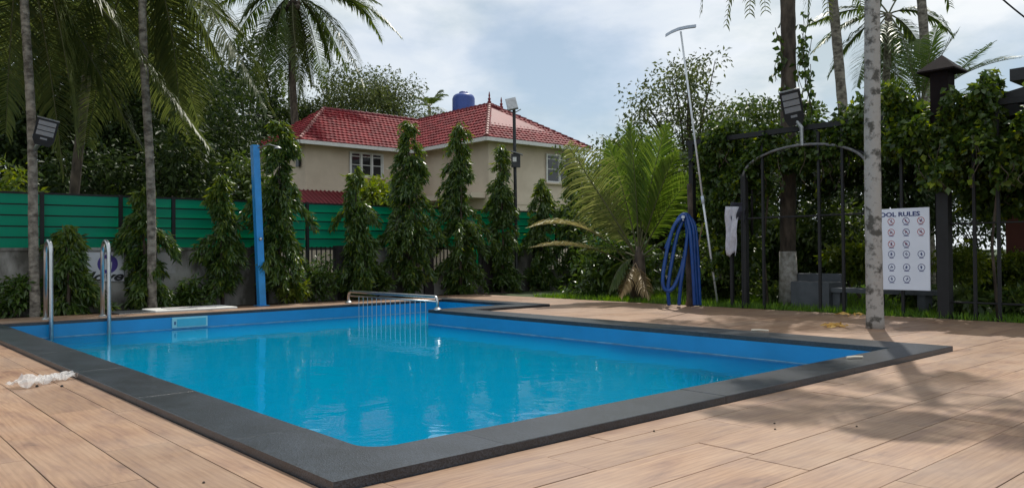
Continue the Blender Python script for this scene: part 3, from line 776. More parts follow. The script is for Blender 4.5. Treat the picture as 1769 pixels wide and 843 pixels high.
s4 = slope('roof_slope', [(la0, lb0, rzl), (ra0 + .1, lb0, rzl), (24.6, 34.5, RZ), LP])                # front of left wing
s5 = slope('roof_slope', [(la0, lb1, rzl), (la0, lb0, rzl), LP])
ridge(s1, (ra0, rb0, rzl), RP1, .34); ridge(s1, (ra1, rb0, rzl), RP2, .34, m=M_redroof); ridge(s1, RP1, RP2, m=M_redroof); ridge(s2, RP1, (24.35, rb1 + 2, RZ), m=M_redroof)
ridge(s4, (la0, lb0, rzl), LP, .34); ridge(s4, LP, (24.4, 34.5, RZ), m=M_redroof)
for q in (RP1, RP2):
    MB().lathe([(.10, 0), (.10, .12), (.05, .18), (.085, .26), (.03, .34), (.05, .42), (.015, .62)], 8, HM @ Matrix.Translation((q[0], q[1], q[2] + .05))).build('finial', M_redroof, s1)
# gutters and fascia
for (x0, y0, x1, y1) in ((la0, lb0 - .05, ra0, lb0 - .05), (ra0 - .05, rb0, ra0 - .05, lb0), (ra0 - .05, rb0 - .05, ra1, rb0 - .05), (la0 - .05, lb0, la0 - .05, lb1)):
    if x0 == x1: MB().box(x0 - .06, x0 + .04, y0, y1, EZ - .2, EZ - .03, HM).build('gutter', M_white, house)
    else: MB().box(x0, x1, y0 - .06, y0 + .04, EZ - .2, EZ - .03, HM).build('gutter', M_white, house)
part(MB().box(la0 + .1, ra0, lb0 + .02, 31.6, EZ - .12, EZ - .06, HM), 'soffit', M_cream); part(MB().box(ra0 + .05, ra1, rb0 + .02, 25.6, EZ - .12, EZ - .06, HM), 'soffit', M_cream)
part(MB().box(ra0 + .02, 22.1, 25.6, 31.5, EZ - .12, EZ - .06, HM), 'soffit', M_cream)
def window(x0, x1, z0, z1, b, npane, depth=.06):
    w = MB().box(x0, x1, b - .01, b + .02, z0, z1, HM).build('window', M_white, house)
    for nme, bx in (('frame', (x0 - .06, x1 + .06, z1 - .01, z1 + .06)), ('frame', (x0 - .06, x1 + .06, z0 - .06, z0 + .01)), ('frame', (x0 - .06, x0 + .02, z0 + .011, z1 - .011)), ('frame', (x1 - .02, x1 + .06, z0 + .011, z1 - .011))):
        MB().box(bx[0], bx[1], b - .07, b - .01, bx[2], bx[3], HM).build(nme, M_white, w)
    pwid = (x1 - x0) / npane
    for k in range(npane):
        xx0, xx1 = x0 + pwid * k + .09, x0 + pwid * (k + 1) - .09
        for f0, f1 in ((.03, .46), (.50, .84), (.88, .97)):
            MB().box(xx0, xx1, b - .025, b - .012, z0 + (z1 - z0) * f0, z0 + (z1 - z0) * f1, HM).build('pane', M_glass, w)
        if k: MB().box(x0 + pwid * k - .045, x0 + pwid * k + .045, b - .06, b - .026, z0, z1, HM).build('mullion', M_white, w)
    MB().box(x0 - .15, x1 + .15, b - .16, b, z0 - .14, z0 - .065, HM).build('sill', M_cream, w)
pA, pB_ = onB(605, 264, 31.58), onB(660, 306, 31.58)
window(AB(pA)[0], AB(pB_)[0], pB_.z, pA.z, 31.58, 3)
pA, pB_ = onB(944, 268, 25.58), onB(1008, 318, 25.58)
window(AB(pA)[0], AB(pB_)[0], pB_.z, pA.z, 25.58, 3)
# window in the side of the right block
w = part(MB().box(22.06, 22.12, 27.0, 28.3, 4.3, 5.4, HM), 'window', M_white)
for k in range(2): MB().box(22.04, 22.055, 27.06 + .62 * k, 27.6 + .62 * k, 4.36, 5.34, HM).build('pane', M_glass, w)
# lower lean-to roofs
def leanto(x0, x1, b_out, b_in, z0, z1):
    c = [W(x0, b_out, z0), W(x1, b_out, z0), W(x1, b_in, z1), W(x0, b_in, z1)]
    o = MB().hexa([p - Vector((0, 0, .08)) for p in c] + c).build('lean_to_roof', M_redroof, house)
    n = int((x1 - x0) / .22)
    for k in range(n):
        xx = x0 + .22 * k + .1
        MB().tube([W(xx, b_out, z0 + .02), W(xx, b_in, z1 + .02)], .04, 5).build('roof_rib', M_redroof, o)
leanto(15.0, 21.9, 30.0, 31.55, 3.15, 3.95)
c = [W(14.2, 38, 3.1), W(14.2, 30.0, 3.1), W(15.85, 31.5, 3.95), W(15.85, 38, 3.95)]
part(MB().hexa([p - Vector((0, 0, .08)) for p in c] + c), 'lean_to_roof', M_redroof)
part(MB().box(21.6, 22.05, 28.2, 31.5, 2.9, 3.05, HM), 'balcony_slab', M_cream)
part(MB().box(21.2, 22.05, 25.8, 31.2, 3.5, 3.75, HM), 'balcony_slab', M_cream)
part(MB().box(15.75, 15.86, 32.0, 32.3, 5.1, 5.5, HM), 'wall_lamp', M_darkmetal)
# water tank
tp = D(801, 196, 46.5)
tank = thing('water_tank', 'dark blue plastic water tank above the red roof ridge', 'tank', tp)
T = Matrix.Translation(tp - Vector((0, 0, 1.0)))
MB().lathe([(.64, 0), (.66, .08), (.66, .55), (.68, .6), (.66, .65), (.66, 1.1), (.68, 1.15), (.66, 1.2), (.66, 1.85), (.60, 2.0), (.5, 2.08), (.30, 2.14)], 20, T).build('barrel', M_tank, tank, True)
MB().lathe([(.26, 2.13), (.26, 2.22), (.2, 2.26)], 16, T).build('lid', M_tank, tank)
MB().box(-.75, .75, -.75, .75, -1.6, 0, T).build('stand', M_concrete, tank)

# ================================================================== trees on the left and centre
def palm(name, label, base, top, r0, r1, bark, group=None, n=16, wob=.06, ring=0.03):
    t = thing(name, label, 'palm', base, group)
    pts, rr = trunk_path(Vector(base) - Vector((0, 0, .1)), top, n, wob, r0, r1, 1.35, ring)
    MB().tube(pts, rr, 10).build('trunk', bark, t, True)
    return t
# slim palm at far left, with hanging fronds
b1_ = onB(62, 541, 11.62); b1_.z = -.02; Y1 = b1_.y; top1 = D(38, -130, Y1)
P1 = palm('coconut_palm', 'slim mottled palm trunk carrying a floodlight at the far left', b1_, top1, .076, .062, M_bark_grey, n=40)
kw = dict(ml=1.05, n=110, wd=.042, m=M_frond_dark, droop=.6, rr=.022)
frs = [((38, -130, 0), (20, -20, .5), (10, 230, .5)), ((38, -130, 0), (100, -60, .3), (135, 260, .4)), ((38, -130, 0), (170, -10, .7), (358, 252, .9)),
       ((38, -130, 0), (-30, -60, -.3), (-130, 180, -.3)), ((38, -130, 0), (0, -40, .6), (-40, 120, 1.0)), ((38, -130, 0), (110, 20, 1.2), (238, 246, 1.8)),
       ((38, -130, 0), (75, 10, .9), (110, 300, 1.1)), ((38, -130, 0), (140, -120, -.6), (300, -60, -1.4)), ((38, -130, 0), (60, -200, 0), (120, -330, .4))]
for i, f in enumerate(frs):
    frond(P1, *[D(x, y, Y1 + dy) for x, y, dy in f], seed=10 + i, **kw)
b2_ = onB(263, 528, 11.62); b2_.z = -.02; Y2 = b2_.y; top2 = D(246, -120, Y2)
P2 = palm('coconut_palm', 'slim pale palm trunk rising through a leafy column beside the white banner', b2_, top2, .078, .064, M_bark_grey, n=40)
kw = dict(ml=1.1, n=115, wd=.042, m=M_frond_dark, droop=.65, rr=.022)
frs = [((246, -120, 0), (350, -40, -.3), (462, 190, -.6)), ((246, -120, 0), (150, -40, .2), (60, 160, .4)), ((246, -120, 0), (290, 40, 1.0), (345, 215, 1.6)), ((246, -120, 0), (190, 10, .9), (150, 250, 1.3)),
       ((246, -120, 0), (200, -60, .7), (130, 110, 1.2)), ((246, -120, 0), (400, -130, .5), (560, -40, .8)), ((246, -120, 0), (120, -140, -.5), (-20, -40, -.9)), ((246, -120, 0), (270, -210, 0), (330, -330, .2)),
       ((246, -120, 0), (310, -40, .8), (385, 110, 1.2)), ((246, -120, 0), (300, 0, .4), (310, 190, .6)), ((246, -120, 0), (260, 30, 1.4), (285, 150, 2.0))]
for i, f in enumerate(frs):
    frond(P2, *[D(x, y, Y2 + dy) for x, y, dy in f], seed=30 + i, **kw)
# a third palm further back whose fronds fill the shade
b3_ = W(2.6, 16.5); top3 = b3_ + Vector((.4, .3, 6.2))
P3 = palm('coconut_palm', 'shaded palm with long drooping fronds behind the green fence at left', b3_, top3, .12, .09, M_bark_dark, n=30)
for i in range(8):
    rand_frond(P3, top3, 4.2, i * 2.4 + .4, R(35 - (i % 5) * 14), 60 + i, sag=.55, ml=1.0, n=90, wd=.055, m=M_frond_dark, droop=.6)

# tall coconut palm behind the house
C0 = D(516, 300, 45.0); C0.z = 0; ctop = D(507, -8, 45.0)
P4 = palm('coconut_palm', 'tall coconut palm spreading its fronds above the left end of the red roof', C0, ctop, .26, .17, M_bark_dark, n=30, wob=.2)
ends = [((430, -40), (350, 28), 0), ((440, -20), (395, 95), 1.5), ((470, 0), (478, 150), -1), ((455, 10), (440, 160), 1), ((520, 60), (512, 190), 2), ((500, 50), (530, 185), -2), ((560, 20), (572, 115), 1), ((580, 10), (630, 150), -1.5),
        ((610, -30), (690, 62), 0), ((600, -60), (660, 70), 3), ((590, -30), (650, 5), -3), ((480, -90), (400, -90), 1), ((540, -100), (600, -120), 0), ((450, -60), (330, -30), -2), ((490, 20), (455, 120), 3), ((535, 10), (560, 150), 4), ((485, 20), (495, 165), 2), ((550, 0), (600, 120), 3), ((450, -30), (415, 40), -1), ((575, -40), (640, 30), 2), ((495, 30), (500, 200), 0), ((525, 40), (540, 150), 2)]
for i, (m_, e_, dy) in enumerate(ends):
    dead = i in (4, 5, 20, 21)
    frond(P4, ctop, D(*m_, 45 + dy * .6), D(*e_, 45 + dy), ml=1.6 if not dead else 1.0, n=85, wd=.10, m=M_frond if not dead else M_frond_dark, droop=.5 if not dead else 1.3, rr=.05, seed=100 + i, start=.14)
nuts = MB()
for k in range(9):
    c = ctop + Vector((random.uniform(-.5, .5), random.uniform(-.4, .4), random.uniform(-.9, -.3)))
    nuts = MB().lathe([(.03, -.15), (.11, -.09), (.14, 0), (.11, .1), (.03, .16)], 8, Matrix.Translation(c)); nuts.build('coconut', M_bark_dark, P4, True)
# small distant palm by the tank
q = D(742, 215, 75.0); q.z = 0; qt = D(742, 186, 75.0)
P5 = palm('coconut_palm', 'small far-off palm tuft seen beside the blue water tank', q, qt, .2, .15, M_bark_grey, n=10)
for i in range(12): rand_frond(P5, qt, 3.4, i * 2.4, R(65 - (i % 4) * 18), 140 + i, sag=.35, ml=.8, n=34, wd=.1, m=M_frond, droop=.4)

# dark broadleaf trees filling the left background
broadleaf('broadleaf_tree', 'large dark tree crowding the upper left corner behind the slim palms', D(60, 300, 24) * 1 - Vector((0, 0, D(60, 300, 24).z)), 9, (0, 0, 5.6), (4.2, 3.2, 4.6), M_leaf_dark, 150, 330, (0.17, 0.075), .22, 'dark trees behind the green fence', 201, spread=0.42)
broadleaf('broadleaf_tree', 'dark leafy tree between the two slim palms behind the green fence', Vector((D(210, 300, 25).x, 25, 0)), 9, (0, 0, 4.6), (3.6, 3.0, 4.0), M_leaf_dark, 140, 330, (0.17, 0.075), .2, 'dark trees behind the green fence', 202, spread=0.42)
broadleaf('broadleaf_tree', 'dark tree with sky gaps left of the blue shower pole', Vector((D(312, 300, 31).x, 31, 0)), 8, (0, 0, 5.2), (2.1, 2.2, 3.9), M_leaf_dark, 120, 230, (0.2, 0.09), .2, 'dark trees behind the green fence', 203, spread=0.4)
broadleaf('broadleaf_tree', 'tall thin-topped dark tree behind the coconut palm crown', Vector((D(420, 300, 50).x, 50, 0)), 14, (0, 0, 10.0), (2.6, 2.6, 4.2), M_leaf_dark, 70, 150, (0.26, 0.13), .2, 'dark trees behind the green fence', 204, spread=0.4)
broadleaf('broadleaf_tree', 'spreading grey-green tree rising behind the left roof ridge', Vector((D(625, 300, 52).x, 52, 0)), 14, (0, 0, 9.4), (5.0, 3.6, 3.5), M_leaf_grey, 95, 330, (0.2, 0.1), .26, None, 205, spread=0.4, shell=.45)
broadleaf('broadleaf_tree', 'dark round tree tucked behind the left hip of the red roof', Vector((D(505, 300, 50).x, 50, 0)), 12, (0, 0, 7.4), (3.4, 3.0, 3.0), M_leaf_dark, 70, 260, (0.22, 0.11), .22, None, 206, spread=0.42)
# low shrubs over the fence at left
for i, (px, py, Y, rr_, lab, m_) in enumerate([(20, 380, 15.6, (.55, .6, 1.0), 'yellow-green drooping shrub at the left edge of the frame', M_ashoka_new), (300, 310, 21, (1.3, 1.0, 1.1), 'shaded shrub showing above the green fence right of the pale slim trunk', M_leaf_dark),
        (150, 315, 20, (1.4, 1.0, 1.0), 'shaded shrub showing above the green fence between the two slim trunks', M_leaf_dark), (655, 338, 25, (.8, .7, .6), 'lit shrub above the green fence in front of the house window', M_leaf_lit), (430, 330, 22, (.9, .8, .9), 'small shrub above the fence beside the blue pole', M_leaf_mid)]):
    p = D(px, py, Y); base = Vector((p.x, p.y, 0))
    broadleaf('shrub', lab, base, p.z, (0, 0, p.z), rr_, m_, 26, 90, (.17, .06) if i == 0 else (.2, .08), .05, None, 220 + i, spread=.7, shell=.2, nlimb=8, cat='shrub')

# columnar trees along the wall
ash = [(118, 388, .44, 'short bushy columnar tree just right of the floodlit slim palm', 2600, .1), (250, 318, .42, 'columnar tree wrapped round the pale slim palm trunk', 2600, .1),
       (384, 300, .36, 'thin columnar tree left of the blue shower pole', 2000, .35), (485, 192, .48, 'tall columnar tree directly right of the blue shower pole', 3600, .45),
       (616, 287, .42, 'narrow columnar tree below the left house window', 2600, .2), (708, 206, .52, 'tall columnar tree behind the low pool rail, in front of the roof valley', 3800, .1),
       (796, 207, .52, 'tall columnar tree below the corner of the right roof', 3800, .1), (868, 245, .38, 'slim columnar tree just left of the lamp post', 2600, .1),
       (937, 306, .42, 'short columnar tree right of the lamp post', 2200, .1), (992, 280, .44, 'columnar tree beside the left fronds of the young palm', 2600, .1)]
for i, (px, py, rm, lab, n, sk) in enumerate(ash):
    bb = 11.72 + (i % 3) * .08 if i != 1 else 11.98
    pb = onB(px, 500, bb); pt = onB(px - 3, py, bb)
    ashoka(lab, Vector((pb.x, pb.y, -.02)), pt.z, rm * .92, 300 + i, sk, int(n * 3.4), lean=pt.x - pb.x)
# low plants in the bed
for i, (px, Y_b, hgt, lab) in enumerate([(505, 11.6, .42, 'small lit plant at the foot of the tree right of the blue pole'), (25, 11.9, .8, 'dark leafy plant at the foot of the far left wall'), (550, 11.75, .9, 'dark climbing shrub on the wall left of the pool rail'),
        (650, 11.95, .8, 'dark shrub on the wall behind the pool rail'), (930, 11.8, .75, 'dark shrub beneath the short columnar tree right of the lamp post'), (870, 11.85, .5, 'low dark plant at the foot of the lamp post'), (330, 11.9, .55, 'straggly dark plant against the bare wall panel')]):
    p = onB(px, 500, Y_b)
    broadleaf('shrub', lab, (p.x, p.y, -.02), hgt, (0, 0, hgt * .5), (.30, .2, hgt * .45), M_ashoka if i else M_leaf_lit, 14, 50, (.13, .045), .02, None, 330 + i, spread=.8, shell=.2, nlimb=6, cat='shrub')

# trees in the middle distance right of the house
broadleaf('broadleaf_tree', 'airy tree with fine leaves behind the leaning brush pole', Vector((D(1192, 300, 26).x, 26, 0)), 8, (0, 0, 4.6), (2.7, 1.9, 2.6), M_leaf_grey, 110, 85, (0.16, 0.07), .13, None, 241, spread=0.36, shell=.3, nlimb=40)
broadleaf('broadleaf_tree', 'leafy green tree right of the red roof behind the young palm', Vector((D(1065, 300, 24).x, 24, 0)), 6, (0, 0, 2.9), (1.5, 1.4, 1.7), M_leaf_mid, 60, 190, (0.15, 0.07), .12, None, 242, shell=.3, spread=0.45)
broadleaf('broadleaf_tree', 'bushy tree filling the gap behind the hose post', Vector((D(1160, 300, 19).x, 19, 0)), 4, (0, 0, 1.9), (2.2, 1.3, 1.4), M_leaf_mid, 70, 190, (0.14, 0.065), .1, None, 243, shell=.2, spread=0.5)
broadleaf('broadleaf_tree', 'small sparse tree left of the crown of the vine-clad palm', Vector((D(1330, 300, 22).x, 22, 0)), 6, (0, 0, 3.9), (1.6, 1.2, 1.2), M_leaf_mid, 50, 90, (0.15, 0.07), .1, None, 244, shell=.3, spread=0.42)

# young palm with low fronds at the deck edge
YB = G(1103, 515); YB = onA(1103, 515, 10.35); YB.z = -.02
YP = thing('young_palm', 'bushy young coconut palm with upright fronds beside the blue hose', 'palm', YB)
yy = YB.y
ytop = D(1104, 448, yy)
MB().tube([YB, YB.lerp(ytop, .5), ytop, ytop + Vector((0, 0, .25))], [.17, .14, .11, .05], 9).build('trunk', M_bark_dark, YP, True)
fr = [((1100, 330), (1088, 214), .1, .62, (1.5, .4)), ((1118, 320), (1152, 216), -.1, .60, (1.1, .3)), ((1108, 340), (1120, 240), .4, .55, (1.4, .4)), ((1085, 350), (1050, 245), .5, .60, (1.0, .3)), ((1040, 340), (980, 250), -.25, .78, (.3, .15)),
      ((1055, 380), (1008, 325), .25, .6, (.5, .2)), ((1140, 370), (1195, 305), .2, .6, (.7, .3)), ((1150, 405), (1222, 392), -.1, .55, (.5, .2)), ((1150, 425), (1205, 462), .2, .5, (.5, .2)), ((1060, 420), (1005, 432), -.2, .5, (.5, .2)), ((1125, 360), (1168, 262), -.45, .6, (.9, .3)), ((1070, 440), (1052, 505), -.3, .45, (.5, .2))]
for i, (m_, e_, dy, ml_, fw_) in enumerate(fr):
    frond(YP, ytop, D(*m_, yy + dy * .6), D(*e_, yy + dy), ml=ml_, n=58, wd=.042, m=M_frond_sunlit if i in (4, 5) else (M_frond_y if i not in (8, 9, 11) else M_frond), droop=.30 if fw_[0] > .6 else .5, rr=.022, seed=400 + i, v_up=.12, start=.25, side=(1, .35 * (-1) ** i, 0) if fw_[0] > .6 else ((1, .25, .45) if i in (4, 5) else None), fw=fw_, pm=.2)  # light and shade in leaf colour: left fronds paler, low ones darker
for i, (m_, e_) in enumerate([((1015, 362), (912, 394)), ((1020, 412), (918, 428))]):
    frond(YP, D(1092, 462, yy - .1), D(*m_, yy - .3), D(*e_, yy - .6 - .2 * i), ml=.44, n=60, wd=.032, m=M_frond_pale, rm=M_rachis, droop=.4, rr=.015, seed=430 + i, v_up=.5, start=.32, fw=(.9, .3), pm=.2)
for i, (m_, e_) in enumerate([((1085, 470), (1072, 512)), ((1110, 480), (1122, 515))]):
    frond(YP, D(1098, 455, yy - .1), D(*m_, yy - .35), D(*e_, yy - .5), ml=.34, n=36, wd=.035, m=M_frond_dry, rm=M_rachis_dry, droop=1.1, rr=.014, seed=440 + i)

# ================================================================== right side: fence, arch, pergola, creepers
FA = 10.02
def base_at(px): p = onA(px, 500, FA); return Vector((p.x, p.y, 0))
bf = thing('black_fence', 'black steel garden fence of thin posts and rails along the deck edge', 'fence', base_at(1400))
for px in (1320, 1417, 1458, 1560, 1685, 1727, 1800):
    p = base_at(px); hgt = 2.75
    MB().box(-.019, .019, -.019, .019, -.05, hgt, Matrix.Translation(p) @ Matrix.Rotation(ANG, 4, 'Z')).build('post', M_black, bf)
def railbar(px0, py0, px1, py1, r=.015):
    p, q = onA(px0, py0, FA), onA(px1, py1, FA); z = (p.z + q.z) / 2
    MB().tube([Vector((p.x, p.y, z)), Vector((q.x, q.y, z))], r, 6).build('rail', M_black, bf)
railbar(1288, 366, 1498, 382); railbar(1640, 521, 1775, 527, .014); railbar(1640, 385, 1775, 385, .012)
MB().box(*[v for v in (-.045, .045, -.045, .045, -.05, 2.2)], Matrix.Translation(base_at(1288)) @ Matrix.Rotation(ANG, 4, 'Z')).build('post', M_black, bf)
# gate arch
arch = thing('garden_arch', 'pale metal pipe arch over the dark garden gateway', 'arch', base_at(1390))
pl, pr, ptop = onA(1284, 305, FA - .03), onA(1497, 290, FA - .03), onA(1390, 250, FA - .03)
pts = []
bl, br = AB(pl)[1], AB(pr)[1]; zs = 2.16; zt = ptop.z
for k in range(25):
    t = PI * k / 24; pts.append(W(FA - .03, (bl + br) / 2 + (bl - br) / 2 * math.cos(t), zs + (zt - zs) * math.sin(t)))
pts = [W(FA - .03, bl, -.02), W(FA - .03, bl, 1.2)] + pts + [W(FA - .03, br, 1.2), W(FA - .03, br, -.02)]
MB().tube(pts[2:-2], .022, 8).build('pipe', M_zinc_d, arch, True)
MB().tube(pts[:3], .026, 8).build('leg', M_black, arch); MB().tube(pts[-3:], .026, 8).build('leg', M_black, arch)
pts2 = [p + VA * .25 for p in pts[1:-1]]
MB().tube(pts2, .022, 8).build('rear_pipe', M_darkmetal, arch, True)
# floodlight on the arch
def solar_light(label, c, right, nrm, hgt, wid, post_to, rows=3):
    """flat LED head: c centre, axes; nrm points to the viewer side"""
    up = nrm.cross(right).normalized()
    t = thing('floodlight', label, 'floodlight', c)
    M = Matrix((( *right, 0), (*nrm, 0), (*up, 0), (0, 0, 0, 1))).transposed()
    M = Matrix.Translation(c) @ M
    poly = [(-wid / 2, hgt / 2), (-wid / 2, -hgt * .28), (-wid * .34, -hgt / 2), (wid * .34, -hgt / 2), (wid / 2, -hgt * .28), (wid / 2, hgt / 2)]
    mb = MB(); n = len(poly)
    mb.v = [tuple(M @ Vector((x, .03, z))) for x, z in poly] + [tuple(M @ Vector((x * .94, -.05, z * .96))) for x, z in poly]
    mb.f = [tuple(range(n)), tuple(reversed(range(n, 2 * n)))] + [(i, n + i, n + (i + 1) % n, (i + 1) % n) for i in range(n)]
    mb.build('housing', M_black, t)
    for k in range(rows):
        z1 = hgt * (.42 - k * .19); z0 = z1 - hgt * .155
        MB().box(-wid * .40, wid * .40, .031, .04, z0, z1, M).build('led_panel', M_led, t)
    MB().box(-wid * .16, wid * .16, .031, .038, -hgt * .27, -hgt * .20, M).build('sensor', M_led, t)
    MB().box(-wid * .52, wid * .52, -.055, .034, hgt * .5, hgt * .525, M).build('rim', M_zinc, t)
    MB().tube([c - nrm * .045 - up * hgt * .3, post_to[0], post_to[1]], .032, 8).build('bracket', M_zinc, t)
    return t
c = onA(1369, 187, FA - .1); rgt = (-VB * .93 + Vector((0, 0, .14)) - VA * .2).normalized(); 
tocam = (Vector((0, 0, CAMZ)) - c).normalized(); nrm = (tocam + Vector((0, 0, -.15))).normalized(); rgt = (Vector((.96, .1, .12)) - nrm * nrm.dot(Vector((.96, .1, .12)))).normalized()
# lean the head as in the photograph
upv = nrm.cross(rgt); rgt = (rgt * math.cos(R(11)) + upv * math.sin(R(11))).normalized()
solar_light('black LED floodlight tilted on a short post above the garden arch', c, rgt, nrm, .54, .30, (onA(1385, 222, FA - .03), onA(1386, 252, FA - .03)))
c = D(78, 229, Y1 - .25); tocam = (Vector((0, 0, CAMZ)) - c).normalized(); nrm = (tocam + Vector((0, 0, -.15))).normalized()
rgt = (Vector((1, 0, 0)) - nrm * nrm.x).normalized(); upv = nrm.cross(rgt); rgt = (rgt * math.cos(R(-22)) + upv * math.sin(R(-22))).normalized()
solar_light('black LED floodlight fixed to the slim palm at the far left', c, rgt, nrm, .42, .30, (D(66, 250, Y1 - .12), D(58, 262, Y1)))
# lamp post by the boundary wall
lp = onB(893, 500, 11.62); lp.z = 0; ly = lp.y
post = thing('lamp_post', 'dark lamp post with a tilted solar head in front of the house', 'lamp post', lp)
ptp = D(888, 190, ly)
MB().tube([lp, ptp], .04, 10).build('pole', M_darkmetal, post)
hc = D(884, 180, ly - .1)
M = Matrix.Translation(hc) @ Matrix.Rotation(R(-12), 4, 'Y') @ Matrix.Rotation(R(55), 4, 'X')
MB().box(-.13, .13, -.19, .19, -.025, .025, M, bev=.01).build('lamp_head', M_zinc, post)
MB().box(-.11, .11, -.165, .165, -.03, -.026, M).build('led_panel', M_led, post)
for s in (-1, 1): MB().tube([D(888, 196, ly), D(888 + s * 12, 189, ly)], .012, 6).build('bracket', M_zinc, post)
MB().box(-.11, .11, -.07, .07, -.16, .16, Matrix.Translation(D(891, 278, ly - .06))).build('control_box', M_darkmetal, post)
MB().box(-.045, .045, -.012, .0, -.05, .06, Matrix.Translation(D(889, 276, ly - .14))).build('camera_unit', M_white, post)
MB().box(-.15, .15, -.1, .1, -.01, .01, Matrix.Translation(D(893, 265, ly - .1)) @ Matrix.Rotation(R(18), 4, 'Y')).build('panel', M_led, post)

# pergola frame: front beam, back beam, cross beams, posts
PB0, PB1, PA1 = -2.6, 5.7, 13.6
pg = thing('pergola', 'dark steel pergola frame under the creepers at right', 'pergola', W(FA + .15, 2))
zp = 2.86
for a_ in (FA + .12, (FA + PA1) / 2, PA1): MB().box(a_ - .04, a_ + .04, PB0, PB1, zp - .05, zp + .03, MAB).build('beam', M_black, pg)
for k in range(9):
    b_ = PB0 + .1 + (PB1 - PB0 - .2) * k / 8
    MB().box(FA + .165, PA1 - .045, b_ - .03, b_ + .03, zp - .045, zp + .025, MAB).build('cross_beam', M_black, pg)
for a_, bs in ((FA + .12, (5.6, -2.5)), (PA1, (5.6, 2.8, .3, -2.5))):
    for b_ in bs: MB().box(a_ - .045, a_ + .045, b_ - .045, b_ + .045, -.05, zp - .051, MAB).build('post', M_black, pg)
# capped gate pillar
gp = base_at(1633); pil = thing('capped_pillar', 'dark square pillar with a small pyramid cap rising above the creepers', 'pillar', gp)
M = Matrix.Translation(gp) @ Matrix.Rotation(ANG, 4, 'Z')
MB().box(-.075, .075, -.075, .075, -.05, 2.55, M).build('shaft', M_black, pil)
MB().box(-.115, .115, -.115, .115, 2.551, 3.34, M).build('head', M_pillar2, pil)
mb = MB(); mb.v = [tuple(M @ Vector(p)) for p in ((-.24, -.24, 3.35), (.24, -.24, 3.35), (.24, .24, 3.35), (-.24, .24, 3.35), (0, 0, 3.58), (-.24, -.24, 3.33), (.24, -.24, 3.33), (.24, .24, 3.33), (-.24, .24, 3.33))]
mb.f = [(0, 1, 4), (1, 2, 4), (2, 3, 4), (3, 0, 4), (8, 7, 6, 5), (0, 5, 6, 1), (1, 6, 7, 2), (2, 7, 8, 3), (3, 8, 5, 0)]; mb.build('cap', M_pillar2, pil)

# creepers over the pergola, one plant per stretch
def creeper(label, boxes, seed, n, m=M_creeper, lit=0.06, strands=10, leaf=.115):
    global rng
    rng = np.random.default_rng(seed)
    c0 = boxes[0]; t = thing('creeper', label, 'creeper', W((c0[0] + c0[1]) / 2, (c0[2] + c0[3]) / 2), 'creepers over the pergola')
    vol = np.array([(b[1] - b[0]) * (b[3] - b[2]) * max(b[5] - b[4], .25) * b[6] for b in boxes]); vol = vol / vol.sum()
    P = []
    for b, w in zip(boxes, vol):
        k = int(n * w); q = rng.uniform(size=(k, 3))
        a_ = b[0] + (b[1] - b[0]) * q[:, 0]; b_ = b[2] + (b[3] - b[2]) * q[:, 1]
        lump = .17 * np.sin(b_ * 3.1 + seed) + .12 * np.sin(b_ * 7.3 + a_ * 5 + 1) + .07 * np.sin(b_ * 17)
        z = b[4] + lump * .6 * (1 if b[4] > .3 else 0) + (b[5] - b[4] + lump * .8) * q[:, 2]
        a_ = a_ + .12 * np.sin(z * 6 + b_ * 5)
        P.append(np.stack([ORG.x + VA.x * a_ + VB.x * b_, ORG.y + VA.y * a_ + VB.y * b_, z], 1))
    stem = MB()
    for s in range(strands):
        b = boxes[int(rng.integers(len(boxes)))]
        a_, b_ = b[0] + rng.uniform(-.05, .15), rng.uniform(b[2], b[3]); zt = b[4] + .15; ln = min(rng.uniform(.3, 1.1), max(.2, zt - 1.72))
        pts = [W(a_ + .04 * math.sin(k * 1.3 + s), b_ + .05 * math.sin(k * .9 + s), zt - ln * k / 7) for k in range(8)]
        stem.tube(pts, .006, 4)
        kk = int(ln * 26); u = rng.uniform(size=kk)
        P.append(np.array([np.array(pts[min(int(x * 7), 7)]) for x in u]) + rng.normal(size=(kk, 3)) * .04)
    b = boxes[0]; b_ = b[2] + .08
    stem.tube([W(b[0] + .5, b_, -.05), W(b[0] + .46, b_ + .05, 1.0), W(b[0] + .5, b_ - .04, 2.0), W(b[0] + .4, b_ + .2, 2.85)], [.022, .018, .016, .012], 6)
    stem.build('stems', M_bark_dark, t, True)
    pos = np.concatenate(P); k = len(pos)
    dirs = rng.normal(size=(k, 3)) * .6 + np.array([-VA.x * .3, -VA.y * .3, -.6])
    ln = leaf * rng.uniform(.55, 1.3, k); isl = rng.uniform(size=k) < lit
    leaf_obj('foliage', m, t, pos[~isl], dirs[~isl], ln[~isl], ln[~isl] * .68)
    if isl.any(): leaf_obj('young_leaves', M_creeper_pale, t, pos[isl], dirs[isl], ln[isl], ln[isl] * .68)  # random share of leaves in a brighter yellow-green
    return t
bA = lambda px: AB(onA(px, 400, FA))[1]
